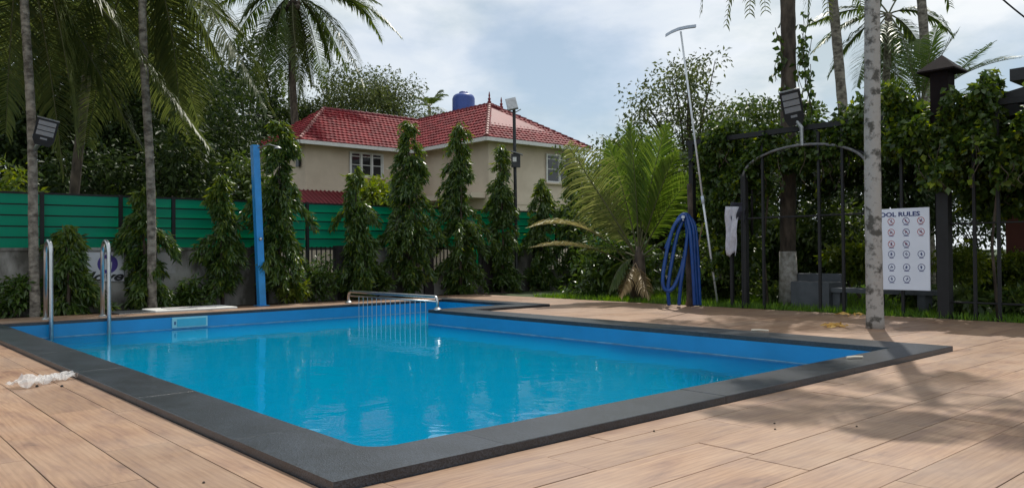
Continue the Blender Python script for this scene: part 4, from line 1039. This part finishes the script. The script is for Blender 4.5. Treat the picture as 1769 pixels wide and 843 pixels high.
# boxes: a0,a1,b0,b1,z0,z1,density
creeper('dark creeper mass on the pergola left of the garden arch', [(FA + .08, FA + .6, bA(1300), bA(1200), 2.0, 2.78, 1.5), (FA + .1, FA + .7, bA(1285), bA(1205), .5, 2.2, .55), (FA + .1, FA + 3.5, bA(1330), bA(1180), 2.6, 2.85, .5)], 501, 15000, strands=14, leaf=.10)
creeper('creeper hanging along the beam above the garden arch', [(FA + .06, FA + .5, bA(1500), bA(1300), 2.38, 2.86, 1.4), (FA + .2, FA + 3.6, bA(1500), bA(1300), 2.66, 2.9, .6)], 502, 11500, strands=12, leaf=.10)
creeper('thick creeper cascading round the capped pillar', [(FA - .3, FA + .4, bA(1725), bA(1540), 2.25, 2.98, 1.8), (FA - .35, FA + .3, bA(1665), bA(1600), 1.95, 2.5, 1.0), (FA + .3, FA + 3.6, bA(1720), bA(1510), 2.6, 2.9, .5)], 503, 17500, lit=.12, strands=18, leaf=.10)
creeper('creeper trailing down the pergola at the right edge of the frame', [(FA - .2, FA + .35, bA(1850), bA(1720), 1.85, 2.45, 1.2), (FA + .4, FA + 1.2, bA(1850), bA(1640), 1.5, 2.6, .5)], 504, 9500, lit=.1, strands=12)
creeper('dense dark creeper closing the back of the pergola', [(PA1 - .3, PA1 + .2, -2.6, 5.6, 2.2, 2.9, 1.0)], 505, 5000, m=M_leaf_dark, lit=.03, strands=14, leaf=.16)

# shed / roof at the right edge
sh = thing('garden_shed', 'red-brown shed wall under a dark roof at the right edge', 'shed', onA(1760, 450, 14.2))
pb = AB(onA(1737, 380, 14.2))[1]
z_t = onA(1737, 300, 14.2).z
MB().box(14.2, 14.3, pb - 3.0, pb, -.05, z_t, MAB).build('wall', M_brown, sh)
for k in range(4): MB().box(14.185, 14.198, pb - 3.0 + k * .85, pb - 3.0 + k * .85 + .03, -.05, z_t - .01, MAB).build('batten', M_brown, sh)
RA = 10.35
pr0 = AB(onA(1697, 190, RA))[1]; zr = onA(1697, 172, RA).z; zr2 = onA(1769, 150, RA).z; pr2 = AB(onA(1769, 150, RA))[1]
sl = (zr2 - zr) / (pr0 - pr2)
c = [(RA, pr0 - 5.0), (RA + 3.2, pr0 - 5.0), (RA + 3.2, pr0), (RA, pr0)]
MB().hexa([W(x, y, zr - .33 + (pr0 - y) * sl) for x, y in c] + [W(x, y, zr + (pr0 - y) * sl) for x, y in c]).build('roof', M_shed, sh)
pe = onA(1748, 132, 12.0); be = AB(pe)[1]
MB().box(11.9, 15.5, be - 3.0, be, pe.z - .09, pe.z + .09, MAB).build('roof_beam', M_shed, sh)
for q in (-.9, -3.4): MB().box(RA + 2.9, RA + 3.0, pr0 + q, pr0 + q + .1, -.05, zr - .31, MAB).build('post', M_black, sh)

# ------------------------------------------------------------------ palms on the right
t0 = G(1512, 567); tt_ = D(1502, -330, t0.y)
PR = thing('areca_palm', 'pale blotched palm trunk standing on the deck beside the rules board', 'palm', t0)
tt_ = t0 + Vector((D(1505, 0, t0.y).x - t0.x, 0, 0)) * 2.2; tt_.z = 7.4
pts, rr = trunk_path(t0 - Vector((0, 0, .02)), tt_, 60, .03, .098, .08, 1.12, .012)
MB().tube(pts, rr, 14).build('trunk', M_bark_pale, PR, True)
MB().tube([tt_ - Vector((0, 0, .1)), tt_ + Vector((0, 0, .7))], [.09, .06], 10).build('crown_shaft', M_frond_y, PR, True)
for i in range(8): rand_frond(PR, tt_ + Vector((0, 0, .6)), 1.75, i * .785 + .2, R(40 - (i % 3) * 18), 520 + i, sag=.42, ml=.5, n=42, wd=.055, m=M_frond_y, droop=.4)
# vine-clad dark palm behind the fence
v0 = onA(1362, 505, 11.1); v0.z = -.03; vt = D(1357, -260, v0.y)
PV = palm('vine_clad_palm', 'thick dark palm trunk with hanging vines behind the garden arch', v0, vt, .135, .12, M_bark_dark, n=40, wob=.02)
MB().tube([v0, v0 + Vector((0, 0, .95))], [.165, .142], 12).build('limewash_band', M_lime, PV, True)
for i in range(7): rand_frond(PV, vt, 2.6, i * .63 + .3, R(30 - (i % 3) * 20), 540 + i, sag=.55, ml=.8, n=60, wd=.04, m=M_frond, droop=.6)
for i, (m_, e_) in enumerate([((1230, -230), (1212, 20)), ((1280, -200), (1255, 45)), ((1300, -180), (1295, 25)), ((1425, -190), (1430, 30)), ((1310, -190), (1322, 20))]): frond(PV, vt, D(*m_, v0.y), D(*e_, v0.y + .3 * i), ml=.55, n=46, wd=.04, m=M_frond_dark, droop=.9, seed=560 + i)
vine = thing('vine', 'leafy vine climbing the thick dark palm trunk', 'vine', v0)
rng = np.random.default_rng(77); vm = MB(); VP_ = []
for s in range(9):
    px = 1338 + rng.uniform(0, 60); py0 = rng.uniform(-20, 120); ln = rng.uniform(60, 210)
    pts = [D(px + 6 * math.sin(k * .8 + s), py0 + ln * k / 8, v0.y - .16 + .04 * math.sin(k)) for k in range(9)]
    vm.tube(pts, .006, 4)
    for k in range(int(ln / 6)):
        x = rng.uniform(0, 7.99); i_ = int(x); VP_.append(np.array(pts[i_].lerp(pts[i_ + 1], x - i_)) + rng.normal(size=3) * .035)
vm.build('stems', M_bark_dark, vine, True)
VP_ = np.array(VP_); k = len(VP_); ln = .13 * rng.uniform(.6, 1.3, k)
leaf_obj('foliage', M_creeper, vine, VP_, rng.normal(size=(k, 3)) * .5 + np.array([0, 0, -.8]), ln, ln * .7)
# leaning far palm trunk and its neighbours
def bgpalm(label, pxb, pyb, pxt, pyt, Y, r, ends, ml=.9, wd=.06, crown=True, m=M_frond, nf=0, fl=3.2):
    p = D(pxb, pyb, Y); t_ = D(pxt, pyt, Y); dirv = (p - t_) / max((t_.z - p.z), .1); b = p + dirv * p.z; b.z = -.03
    o = palm('coconut_palm', label, b, t_, r * 1.15, r, M_bark_grey, n=30, wob=.08)
    for i, (m_, e_, dy) in enumerate(ends): frond(o, t_, D(*m_, Y + dy * .6), D(*e_, Y + dy), ml=ml, n=60, wd=wd, m=m, droop=.5, rr=.035, seed=600 + i + pxb)
    for i in range(nf): rand_frond(o, t_, fl, i * 2.4 + pxb, R(45 - (i % 4) * 22), 640 + i + pxb, sag=.5, ml=ml, n=55, wd=wd, m=m, droop=.5, rr=.035)
    return o
bgpalm('slender palm leaning left, seen between the vine-clad trunk and the pale trunk', 1461, 200, 1418, -170, 22, .125, [((1400, -130), (1395, 40), 0), ((1470, -130), (1490, 30), .5)], nf=6, fl=2.6)
bgpalm('coconut palm crown half hidden by the pale trunk on the deck', 1532, 200, 1535, 25, 30, .13, [((1470, 20), (1405, 90), 0), ((1475, 45), (1432, 130), 1), ((1500, 60), (1480, 150), -1), ((1545, 70), (1550, 170), 1), ((1580, 40), (1610, 130), 0), ((1590, 0), (1645, 60), -1), ((1570, -50), (1620, -60), 0), ((1490, -40), (1430, -40), 1), ((1520, 70), (1520, 170), 2), ((1565, 60), (1590, 150), -2), ((1480, 0), (1395, 45), 2)], ml=1.05, wd=.10, m=M_frond)
bgpalm('straight grey palm trunk right of the pale trunk on the deck', 1595, 160, 1578, -170, 20, .105, [((1620, -140), (1640, 12), 0), ((1540, -150), (1520, 5), .5)], nf=6, fl=2.4)
# short palm behind the pergola
sp = D(1590, 185, 17.5); spb = Vector((sp.x, sp.y, -.03))
SP = palm('coconut_palm', 'short palm spreading fronds behind the capped pillar', spb, sp, .14, .11, M_bark_dark, n=14)
for i, (m_, e_, dy) in enumerate([((1660, 110), (1765, 100), 0), ((1640, 130), (1715, 75), .6), ((1610, 110), (1655, 55), -.4), ((1600, 110), (1620, 45), .3), ((1575, 110), (1555, 60), .2), ((1560, 140), (1500, 150), -.3), ((1560, 120), (1495, 100), .4), ((1640, 160), (1720, 160), -.5), ((1585, 100), (1590, 70), 1.0)]):
    frond(SP, sp, D(*m_, 17.5 + dy * .6), D(*e_, 17.5 + dy), ml=.55, n=54, wd=.035, m=M_frond_y if i % 2 else M_frond, droop=.3, rr=.02, seed=700 + i, v_up=.3)

# ------------------------------------------------------------------ garden behind the fence
rng = np.random.default_rng(88)
n = 26000
ga = DECK_A1 + .02 + rng.uniform(size=n) ** 1.6 * 9; gb = rng.uniform(-4, 9.5, n)
pos = np.stack([ORG.x + VA.x * ga + VB.x * gb, ORG.y + VA.y * ga + VB.y * gb, np.full(n, -.03)], 1)
V, F = leaves(pos, rng.normal(size=(n, 3)) * .35 + np.array([0, 0, 1.0]), rng.uniform(.07, .16, n), .014)
gr = link('grass', np_mesh('grass', V, F, M_grass)); tag(gr, 'bright green lawn grass behind the black fence', 'grass', kind='stuff')
gshr = [(1660, 455, 13.2, (.42, .42, .36), 'clipped round yellow-green bush right of the rules board', M_leaf_lit, .35), (1765, 465, 13.5, (.4, .4, .45), 'yellow-green bush at the right edge below the brown wall', M_leaf_lit, .3), (1700, 470, 14.2, (.5, .4, .35), 'low lit bush between the two round clipped bushes', M_leaf_mid, .3),
        (1240, 460, 15.2, (.8, .5, .6), 'low leafy plants behind the leaning pole foot', M_leaf_mid, .2), (1330, 430, 16.5, (.9, .6, .9), 'mid-green bush seen through the fence left of the lime-washed trunk', M_leaf_mid, .2), (1440, 420, 16.0, (1.0, .6, .9), 'shaded bush behind the grey concrete bench', M_leaf_mid, .2),
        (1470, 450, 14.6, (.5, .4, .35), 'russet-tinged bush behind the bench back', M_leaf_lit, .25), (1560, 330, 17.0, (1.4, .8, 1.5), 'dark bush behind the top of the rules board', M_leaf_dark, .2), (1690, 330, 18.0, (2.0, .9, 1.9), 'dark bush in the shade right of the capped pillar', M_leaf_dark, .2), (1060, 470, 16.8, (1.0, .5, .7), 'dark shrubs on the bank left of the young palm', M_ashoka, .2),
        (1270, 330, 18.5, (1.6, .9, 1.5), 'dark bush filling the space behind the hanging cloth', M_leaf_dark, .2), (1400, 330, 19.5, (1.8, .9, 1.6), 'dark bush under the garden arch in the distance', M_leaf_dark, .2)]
for i, (px, py, Y, r_, lab, m_, shl) in enumerate(gshr):
    p = D(px, py, Y); broadleaf('shrub', lab, (p.x, p.y, -.03), p.z, (0, 0, p.z), r_, m_, 34 if max(r_) < .7 else 55, 80 if max(r_) < .7 else 95, (.075, .04) if i in (0, 1) else (.15, .06), .035, None, 800 + i, spread=.6, shell=.35 if i in (0, 1) else .15, nlimb=8, cat='shrub')
for i, (px, py, lab) in enumerate([(1680, 520, 'broad-leaved low plant behind the fence right of the capped pillar'), (1740, 525, 'dark low plant at the fence foot near the right edge'), (1590, 522, 'low plant under the rules board'), (1345, 520, 'small plant at the foot of the lime-washed trunk')]):
    p = onA(px, py, 10.6 + .25 * i); p.z = -.03
    broadleaf('shrub', lab, p, .4, (0, 0, .22), (.28, .22, .2), M_leaf_mid, 12, 30, (.17, .07), .015, None, 830 + i, spread=.9, shell=.1, nlimb=5, cat='shrub')
# concrete bench and seat blocks
bs = thing('concrete_bench', 'grey concrete bench with a raised back behind the fence', 'bench', onA(1400, 515, 10.9))
bL, bR = AB(onA(1366, 500, 10.7))[1], AB(onA(1432, 500, 10.7))[1]
MB().box(10.7, 11.15, bR, bL, -.03, onA(1400, 487, 10.7).z, MAB, bev=.012).build('seat_block', M_bench, bs)
bL, bR = AB(onA(1378, 490, 11.2))[1], AB(onA(1455, 490, 11.2))[1]
MB().box(11.16, 11.28, bR, bL, -.03, onA(1400, 472, 11.2).z, MAB, bev=.012).build('back_slab', M_bench, bs)
sb = thing('slab_bench', 'long low slab bench on stub legs behind the rules board', 'bench', onA(1560, 515, 10.7))
bL, bR = AB(onA(1430, 500, 10.9))[1], AB(onA(1622, 500, 10.9))[1]; z_ = .26
MB().box(10.75, 11.1, bR, bL, z_, z_ + .07, MAB, bev=.01).build('seat', M_bench, sb)
for q in (bR + .15, (bL + bR) / 2, bL - .25): MB().box(10.8, 11.05, q, q + .12, -.03, z_ - .001, MAB).build('leg', M_bench, sb)

# rules board on the fence
brd_c = onA(1563, 430, FA - .08)
brd = thing('rules_board', 'white POOL RULES sign board with rows of round pictograms', 'sign', brd_c)
bR_, bL_ = AB(onA(1607, 430, FA - .06))[1], AB(onA(1500, 430, FA - .06))[1]
zt_, zb2 = onA(1605, 358, FA - .06).z, onA(1607, 502, FA - .06).z
bw = bL_ - bR_; bh = zt_ - zb2
# board frame: x runs right (towards -b), y out of the wall (towards -a), z up
BM = Matrix.Translation(W(FA - .07, bL_, zb2)) @ Matrix((( -VB.x, -VA.x * -1, 0, 0), (-VB.y, VA.y, 0, 0), (0, 0, 1, 0), (0, 0, 0, 1)))
MB().box(0, bw, -.012, .012, 0, bh, BM, bev=0).build('panel', M_board, brd)
FB_ = BM @ Matrix.Translation((0, -.0135, 0)) @ FACE_B
x_vis = AB(onA(1524, 360, FA - .07))[1]; off = bL_ - x_vis
vw = bw - off
def bx(u): return off + u * vw
# "POOL RULES": first letter lies behind the palm trunk
tx0, tx1 = bx(-.13), bx(.81)
text_obj('title', 'POOL RULES', .085, M_navy, brd, BM @ Matrix.Translation(((tx0 + tx1) / 2, -.014, bh * .925)) @ FACE_B, width=tx1 - tx0)
rows = [(.835, 3, 'p'), (.70, 3, 'p'), (.555, 2, 'p'), (.43, 3, 'm'), (.27, 3, 'm'), (.125, 2, 'm')]
cols = [.20, .52, .83]
k_ = 0
for zc, nn, kind in rows:
    for ci in range(nn):
        x = bx(cols[ci]); z = zc * bh + .01; r_ = .049
        mb = MB(); disc(mb, x, z, r_, -.0135, 18, r_ * .84, BM)
        ic = mb.build('pictogram', M_navy if kind == 'm' else (M_red if ci % 2 == 0 else M_navy), brd)
        fg = MB(); rr_ = random.Random(k_)
        disc(fg, x + rr_.uniform(-.008, .008), z + .016, .0075, -.0138, 10, None, BM)
        for s in range(3):
            a_ = rr_.uniform(0, 2 * PI); d_ = Vector((math.cos(a_), math.sin(a_))); e_ = Vector((-d_.y, d_.x)) * .004; c_ = Vector((x + rr_.uniform(-.006, .006), z - .004))
            q = [c_ - d_ * .018 - e_, c_ + d_ * .018 - e_, c_ + d_ * .018 + e_, c_ - d_ * .018 + e_]
            fg.quad(*[BM @ Vector((v.x, -.0138 - .0001 * s, v.y)) for v in q])
        fg.build('figure', M_navy, ic)
        if kind == 'p':
            d_ = Vector((.7071, -.7071)); e_ = Vector((.7071, .7071)) * .0032; c_ = Vector((x, z))
            q = [c_ - d_ * r_ * .9 - e_, c_ + d_ * r_ * .9 - e_, c_ + d_ * r_ * .9 + e_, c_ - d_ * r_ * .9 + e_]
            MB().quad(*[BM @ Vector((v.x, -.0145, v.y)) for v in q]).build('slash', M_red, ic)
        wl = rr_.uniform(.055, .075)
        MB().quad(*[BM @ Vector(v) for v in ((x - wl / 2, -.0136, z - .058), (x + wl / 2, -.0136, z - .058), (x + wl / 2, -.0136, z - .050), (x - wl / 2, -.0136, z - .050))]).build('caption', M_navy, ic)
        k_ += 1
# ================================================================== pool furniture
def rail_pipe(pts, r=.021, n=10): return MB().tube(pts, r, n)
def arcpts(c, r, u, v, t0, t1, n=8): return [c + u * (r * math.cos(t)) + v * (r * math.sin(t)) for t in np.linspace(t0, t1, n)]
Z = Vector((0, 0, 1))
lad = thing('pool_ladder', 'stainless steel pool ladder with two hooped handrails at far left', 'ladder', onB(130, 545, 10.0))
la, lb_ = [AB(onB(px, 500, 9.9))[0] for px in (83, 182)]
for a_ in (la, lb_):
    zt_l = 1.16
    c = W(a_, 9.88, zt_l - .17)
    pts = [W(a_, 10.05, CT), W(a_, 10.05, zt_l - .17)] + [W(a_, 9.88 + .17 * math.cos(t), zt_l - .17 + .17 * math.sin(t)) for t in np.linspace(.25, PI - .25, 9)] + [W(a_, 9.71, zt_l - .17), W(a_, 9.71, .1), W(a_, 9.72, -.9)]
    MB().tube(pts, .029, 12).build('handrail', M_steel, lad, True)
    MB().lathe([(.055, 0), (.055, .012), (.03, .03)], 14, Matrix.Translation(W(a_, 10.05, CT + .003))).build('flange', M_steel, lad)
for z_ in (-.32, -.58, -.84):
    MB().box(la + .025, lb_ - .025, 9.68, 9.76, z_, z_ + .03, MAB).build('tread', M_steel, lad)
# low divider rail
dr = thing('divider_rail', 'low stainless steel rail with thin bars between main and shallow pool', 'railing', W(5.85, 8.7))
da = 5.86; b_n, b_f, zr_ = 7.36, 10.12, .255
MB().tube([W(da, b_n, CT), W(da, b_n, zr_ - .07)] + [W(da, b_n + .08 - .08 * math.cos(t), zr_ - .08 + .08 * math.sin(t)) for t in np.linspace(.2, PI / 2, 6)] +
          [W(da, b_f - .08 + .08 * math.sin(t), zr_ - .08 + .08 * math.cos(t)) for t in np.linspace(0, PI / 2 - .2, 6)] + [W(da, b_f, zr_ - .07), W(da, b_f, CT)], .024, 10).build('top_rail', M_steel, dr, True)
MB().tube([W(da, b_n + .03, zr_ - .075), W(da, b_f - .03, zr_ - .075)], .013, 8).build('lower_rail', M_steel, dr, True)
for b_ in (b_n, b_f): MB().lathe([(.065, 0), (.065, .014), (.035, .04)], 14, Matrix.Translation(W(da, b_, CT + .004))).build('flange', M_steel, dr)
bar = MB().tube([Vector((0, 0, -.32)), Vector((0, 0, zr_ - .085))], .0065, 6).mesh('bar', M_steel)
for k in range(15): link('bar', bar, dr, Matrix.Translation(W(da, 7.68 + k * .148, 0)))
# wall light / skimmer plate on the far wall
p0, p1 = onB(297, 546, 9.79), onB(358, 565, 9.79)
sk = thing('skimmer_plate', 'pale cyan rectangular skimmer plate on the far pool wall', 'skimmer', onB(327, 555, 9.79))
xa, xb = AB(p0)[0], AB(p1)[0]
M_skim = mat('pale_cyan_plastic', (0.30, 0.62, 0.70), 0.4, var=.1)
M_skim2 = mat('cyan_plastic', (0.05, 0.42, 0.60), 0.4, var=.1)
MB().box(xa, xb, 9.772, 9.80, -.17, -.012, MAB, bev=0).build('frame', M_skim, sk)
MB().box(xa + .07, xb - .03, 9.762, 9.771, -.15, -.035, MAB).build('flap', M_skim2, sk)
MB().box(xa + .03, xa + .045, 9.758, 9.771, -.12, -.07, MAB).build('latch', M_navy, sk)
# white slab lying on the far deck, on a grey mat
p0, p1 = onB(268, 533, 10.5), onB(400, 526, 10.5)
cv = thing('tank_cover', 'white access cover lying on the deck behind the pool ladder', 'cover', onB(330, 530, 10.5))
xa, xb = AB(onB(262, 530, 10.5))[0], AB(onB(402, 526, 10.5))[0]
MB().box(xa, xb, 10.30, 11.0, .004, .075, MAB, bev=.008).build('panel', M_white, cv)
MB().box(xa + .25, xb - .3, 10.45, 10.85, .0755, .083, MAB).build('inset', M_plaster_lt, cv)
fm = MB().box(AB(onB(198, 533, 10.5))[0], xa - .01, 10.28, 11.0, .003, .06, MAB, bev=.006).build('grey_mat', M_granite)
tag(fm, 'dark grey stone slab beside the white access cover', 'slab')
# blue shower pole
sp0 = onB(452, 520, 11.3); sp0.z = 0; shp = thing('shower_pole', 'bright blue poolside shower pole leaning slightly', 'shower', sp0)
sp1 = D(440, 251, sp0.y)
ax = (sp1 - sp0).normalized()
mb = MB(); hw = .062; u_ = VA; v_ = VB
c = [sp0 + u_ * x * hw + v_ * y * hw for x, y in ((-1, -1), (1, -1), (1, 1), (-1, 1))]; mb.hexa(c + [p + (sp1 - sp0) for p in c]); mb.build('column', M_bluepole, shp)
MB().tube([sp1 + Vector((.02, 0, -.06)), D(465, 250, sp0.y - .1), D(480, 254, sp0.y - .15)], .012, 8).build('shower_arm', M_zinc, shp)
MB().lathe([(.02, .03), (.07, .0), (.07, -.015)], 12, Matrix.Translation(D(480, 256, sp0.y - .15))).build('shower_head', M_zinc, shp)
MB().lathe([(.03, 0), (.03, .04), (.012, .06)], 10, Matrix.Translation(D(451, 413, sp0.y - .1)) @ Matrix.Rotation(R(90), 4, 'X')).build('tap', M_steel, shp)
MB().box(-.11, .11, -.11, .11, 0.002, .012, Matrix.Translation(sp0) @ Matrix.Rotation(ANG, 4, 'Z')).build('base_plate', M_bluepole, shp)

# hose post, hose, brush pole, cloths
HA = 9.78
hp = onA(1193, 522, HA); hp.z = 0; hy = hp.y
pst = thing('hose_post', 'dark rough wooden post holding the coiled blue hose', 'post', hp)
pts, rr = trunk_path(hp - Vector((0, 0, .02)), D(1191, 318, hy + .06), 10, .03, .06, .045, 1.15, .05)
MB().tube(pts, rr, 9).build('shaft', M_bark_dark, pst, True)
MB().tube([D(1185, 385, hy - .02), D(1180, 380, hy - .22)], .014, 6).build('hook', M_zinc, pst)
hs = thing('pool_hose', 'thick blue pool vacuum hose looped over the hook of the dark post', 'hose', hp)
def hose(ptsxy, dy, r=.031):
    P = [D(x, y, hy - .14 + d) for (x, y), d in zip(ptsxy, dy)]
    # smooth with Catmull-Rom
    out = []
    for i in range(len(P) - 1):
        a_, b_, c_, d_ = P[max(i - 1, 0)], P[i], P[i + 1], P[min(i + 2, len(P) - 1)]
        for t in np.linspace(0, 1, 7)[:-1]:
            t = float(t); out.append(.5 * ((2 * b_) + (c_ - a_) * t + (2 * a_ - 5 * b_ + 4 * c_ - d_) * t * t + (3 * b_ - a_ - 3 * c_ + d_) * t ** 3))
    out.append(P[-1])
    rad = [r * (1 + .05 * (i % 2)) for i in range(len(out))]
    MB().tube(out, rad, 8).build('hose_loop', M_hose, hs, True)
hose([(1183, 374), (1165, 390), (1153, 430), (1145, 480), (1149, 500), (1163, 497), (1178, 460), (1187, 410), (1184, 376)], [0, 0, -.02, -.03, -.03, -.03, -.02, 0, 0])
hose([(1182, 376), (1170, 405), (1160, 455), (1154, 498), (1156, 527)], [.04, .03, .0, -.02, .03])
hose([(1186, 372), (1189, 395), (1182, 450), (1176, 490), (1173, 527)], [.03, -.02, -.03, -.03, .03])
hose([(1188, 372), (1197, 395), (1200, 450), (1203, 500), (1205, 527)], [.02, -.05, -.05, -.03, .0])
hose([(1185, 370), (1192, 400), (1196, 450), (1199, 500), (1200, 527)], [-.02, -.09, -.09, -.06, -.03])
hose([(1187, 372), (1200, 390), (1205, 440), (1208, 500), (1209, 527)], [.07, .02, .0, .0, .03])
hose([(1150, 430), (1168, 385), (1183, 370), (1195, 385), (1198, 430)], [.03, .05, .03, .05, .03])
MB().tube([D(1180, 375, hy - .24), D(1180, 375, hy - .17)], [.03, .03], 12).build('hose_cuff', M_paleblue, hs)
stk = MB().tube([G(1185, 527), D(1200, 460, hy - .05), D(1214, 385, hy + .15)], [.014, .013, .011], 6).build('stick', M_rachis_dry); tag(stk, 'pale bare stick leaning behind the blue hose', 'stick')
bp_ = thing('brush_pole', 'long pale telescopic pool pole with curved brush head leaning upright', 'pole', G(1240, 525))
q0 = G(1240, 527); y0 = q0.y; q1 = D(1214, 345, y0 - .32); q2 = D(1176, 55, y0 - .42)
MB().tube([q0, q1], .019, 10).build('lower_tube', M_brushpole, bp_, True)
MB().tube([q1 - (q2 - q1).normalized() * .06, q1 + (q2 - q1).normalized() * .06], .028, 10).build('lock_collar', M_paleblue, bp_, True)
MB().tube([q1, q2], [.017, .017], 10).build('upper_tube', M_brushpole, bp_, True)
hb = [D(x, y, y0 - .42) for x, y in ((1150, 62), (1160, 56), (1172, 51), (1186, 48), (1202, 46))]
mb = MB()
for p, q in zip(hb, hb[1:]):
    mb.hexa([p + Vector((0, -.03, -.02)), q + Vector((0, -.03, -.02)), q + Vector((0, .03, -.02)), p + Vector((0, .03, -.02)), p + Vector((0, -.03, .025)), q + Vector((0, -.03, .025)), q + Vector((0, .03, .025)), p + Vector((0, .03, .025))])
mb.build('brush_back', M_paleblue, bp_)
def cloth(name, label, px0, px1, py0, py1, a_, m):
    n, k = 9, 16; V = []; F = []
    for j in range(k + 1):
        for i in range(n + 1):
            u, v = i / n, j / k
            p = onA(px0 + (px1 - px0) * (u * (1 - .15 * v) + .08 * v), py0 + (py1 - py0) * v + 4 * math.sin(u * 7) * v, a_)
            p = p - VA * (.03 * math.sin(u * 11 + v * 3) + .02 * math.sin(v * 9 + u * 4)); V.append(tuple(p))
    for j in range(k):
        for i in range(n): a = j * (n + 1) + i; F.append((a, a + 1, a + n + 2, a + n + 1))
    me = bpy.data.meshes.new(name); me.from_pydata(V, [], F); me.materials.append(m); me.polygons.foreach_set('use_smooth', [True] * len(F)); me.update()
    o = link(name, me); sm = o.modifiers.new('thickness', 'SOLIDIFY'); sm.thickness = .006
    return tag(o, label, 'cloth')
cloth('cloth', 'pale crumpled cloth hanging on a fence post right of the brush pole', 1254, 1274, 357, 440, FA - .1, M_cloth_w)
cloth('cloth', 'dark cloth bundled over the top of the pale hanging cloth', 1263, 1288, 350, 382, FA - .05, M_cloth_k)
MB().box(-.025, .025, -.025, .025, -.05, 1.5, Matrix.Translation(base_at(1265)) @ Matrix.Rotation(ANG, 4, 'Z')).build('post', M_black, bf)

# litter on the deck
lr = np.random.default_rng(5)
pbag = G(75, 662); n, k = 26, 12; V, F = [], []
ux, uy = (G(125, 650) - G(25, 668)), None
uxn = ux.normalized(); vy = Vector((-uxn.y, uxn.x, 0))
for j in range(k + 1):
    for i in range(n + 1):
        u, v = i / n - .5, j / k - .5
        tw = 1 - .45 * math.exp(-((u + .12) / .09) ** 2)
        h = .012 + .028 * abs(math.sin(u * 9 + v * 5)) * (1 - abs(v)) + .022 * max(0, math.sin(v * 11 + u * 17)) + .05 * math.exp(-((u + .33) / .11) ** 2) * (1 - 2 * abs(v)) + .012 * lr.normal() * .6
        p = pbag + uxn * u * ux.length + vy * v * .20 * tw + vy * .03 * math.sin(u * 6); V.append((p.x, p.y, max(.004, h)))
for j in range(k):
    for i in range(n): a = j * (n + 1) + i; F.append((a, a + 1, a + n + 2, a + n + 1))
me = bpy.data.meshes.new('plastic_bag'); me.from_pydata(V, [], F); me.materials.append(M_plastic); me.update()
pb_o = link('plastic_bag', me); tag(pb_o, 'crumpled clear plastic bag on the deck by the left coping', 'bag')
for kx in (64, 107):
    MB().lathe([(.009, 0), (.012, .006), (.006, .014)], 7, Matrix.Translation(G(kx, 668) + Vector((0, 0, .0)))).build('bottle_cap' if False else 'dark_knot', M_black, pb_o)
def dry_leaf(label, px, py, n, size, spread, m):
    global rng
    rng = np.random.default_rng(int(px)); c = np.array(G(px, py)); c[2] = .012
    pos = c + np.stack([rng.normal(size=n) * spread, rng.normal(size=n) * spread * .7, np.abs(rng.normal(size=n)) * .012], 1)
    d = rng.normal(size=(n, 3)); d[:, 2] *= .15
    V, F = leaves(pos, d, size * rng.uniform(.6, 1.2, n), size * .35); V[:, 2] = np.maximum(V[:, 2], .004)
    o = link('dry_leaf_litter', np_mesh('dry_leaf_litter', V, F, m)); return tag(o, label, 'leaves')
M_dryleaf = leaf_mat('dry_leaf', (0.30, 0.20, 0.06), (0.55, 0.42, 0.18), .2, .6)
dry_leaf('clump of yellow dry leaves on the deck left of the pale trunk', 1440, 565, 22, .13, .07, M_dryleaf)
dry_leaf('scattered pale leaf scraps on the deck near the bench', 1470, 546, 10, .14, .10, M_dryleaf)
dry_leaf('few pale leaf scraps at the deck edge below the capped pillar', 1690, 541, 8, .14, .12, M_dryleaf)
def stickk(label, x0, y0, x1, y1, z, r, m):
    p, q = G(x0, y0, z), G(x1, y1, z); o = MB().tube([p + Z * r, p.lerp(q, .5) + Z * (r + .004), q + Z * r], r, 6).build('twig', m); return tag(o, label, 'twig')
M_paletwig = mat('pale_twig', (.62, .56, .46), .7, var=.2)
stickk('pale twig lying on the right corner of the coping', 1462, 620, 1490, 619, CT, .012, M_paletwig)
stickk('pale twig lying on the far right coping', 1298, 572, 1328, 573, CT, .012, M_paletwig)
for i, (x, y) in enumerate([(1339, 742), (1338, 732), (352, 834), (1480, 737), (1130, 745)]):
    o = MB().lathe([(.004, 0), (.007, .003), (.003, .007)], 6, Matrix.Translation(G(x, y) + Vector((0, 0, .0005)))).build('pebble', M_bark_dark)
    tag(o, ['tiny dark crumb in the middle of the front deck', 'tiny dark crumb just above another on the front deck', 'tiny dark crumb at the bottom of the left deck', 'tiny dark crumb in the trunk shadow on the deck', 'tiny dark crumb beside the front coping edge'][i], 'crumb')
# overhead cables
def cable(label, a_, b_, sag, r=.012):
    pts = [a_.lerp(b_, t) - Vector((0, 0, sag * 4 * t * (1 - t))) for t in np.linspace(0, 1, 14)]
    return tag(MB().tube(pts, r, 5).build('cable', M_black), label, 'cable')
cable('upper overhead cable crossing the dark trees toward the house', D(60, 120, 24), D(480, 203, 34), .2)
cable('lower overhead cable crossing the dark trees toward the house', D(60, 150, 24), D(470, 214, 34), .25)
cable('overhead cable crossing the top right corner of the sky', D(1700, -30, 18), D(1800, 52, 18), .05, .02)
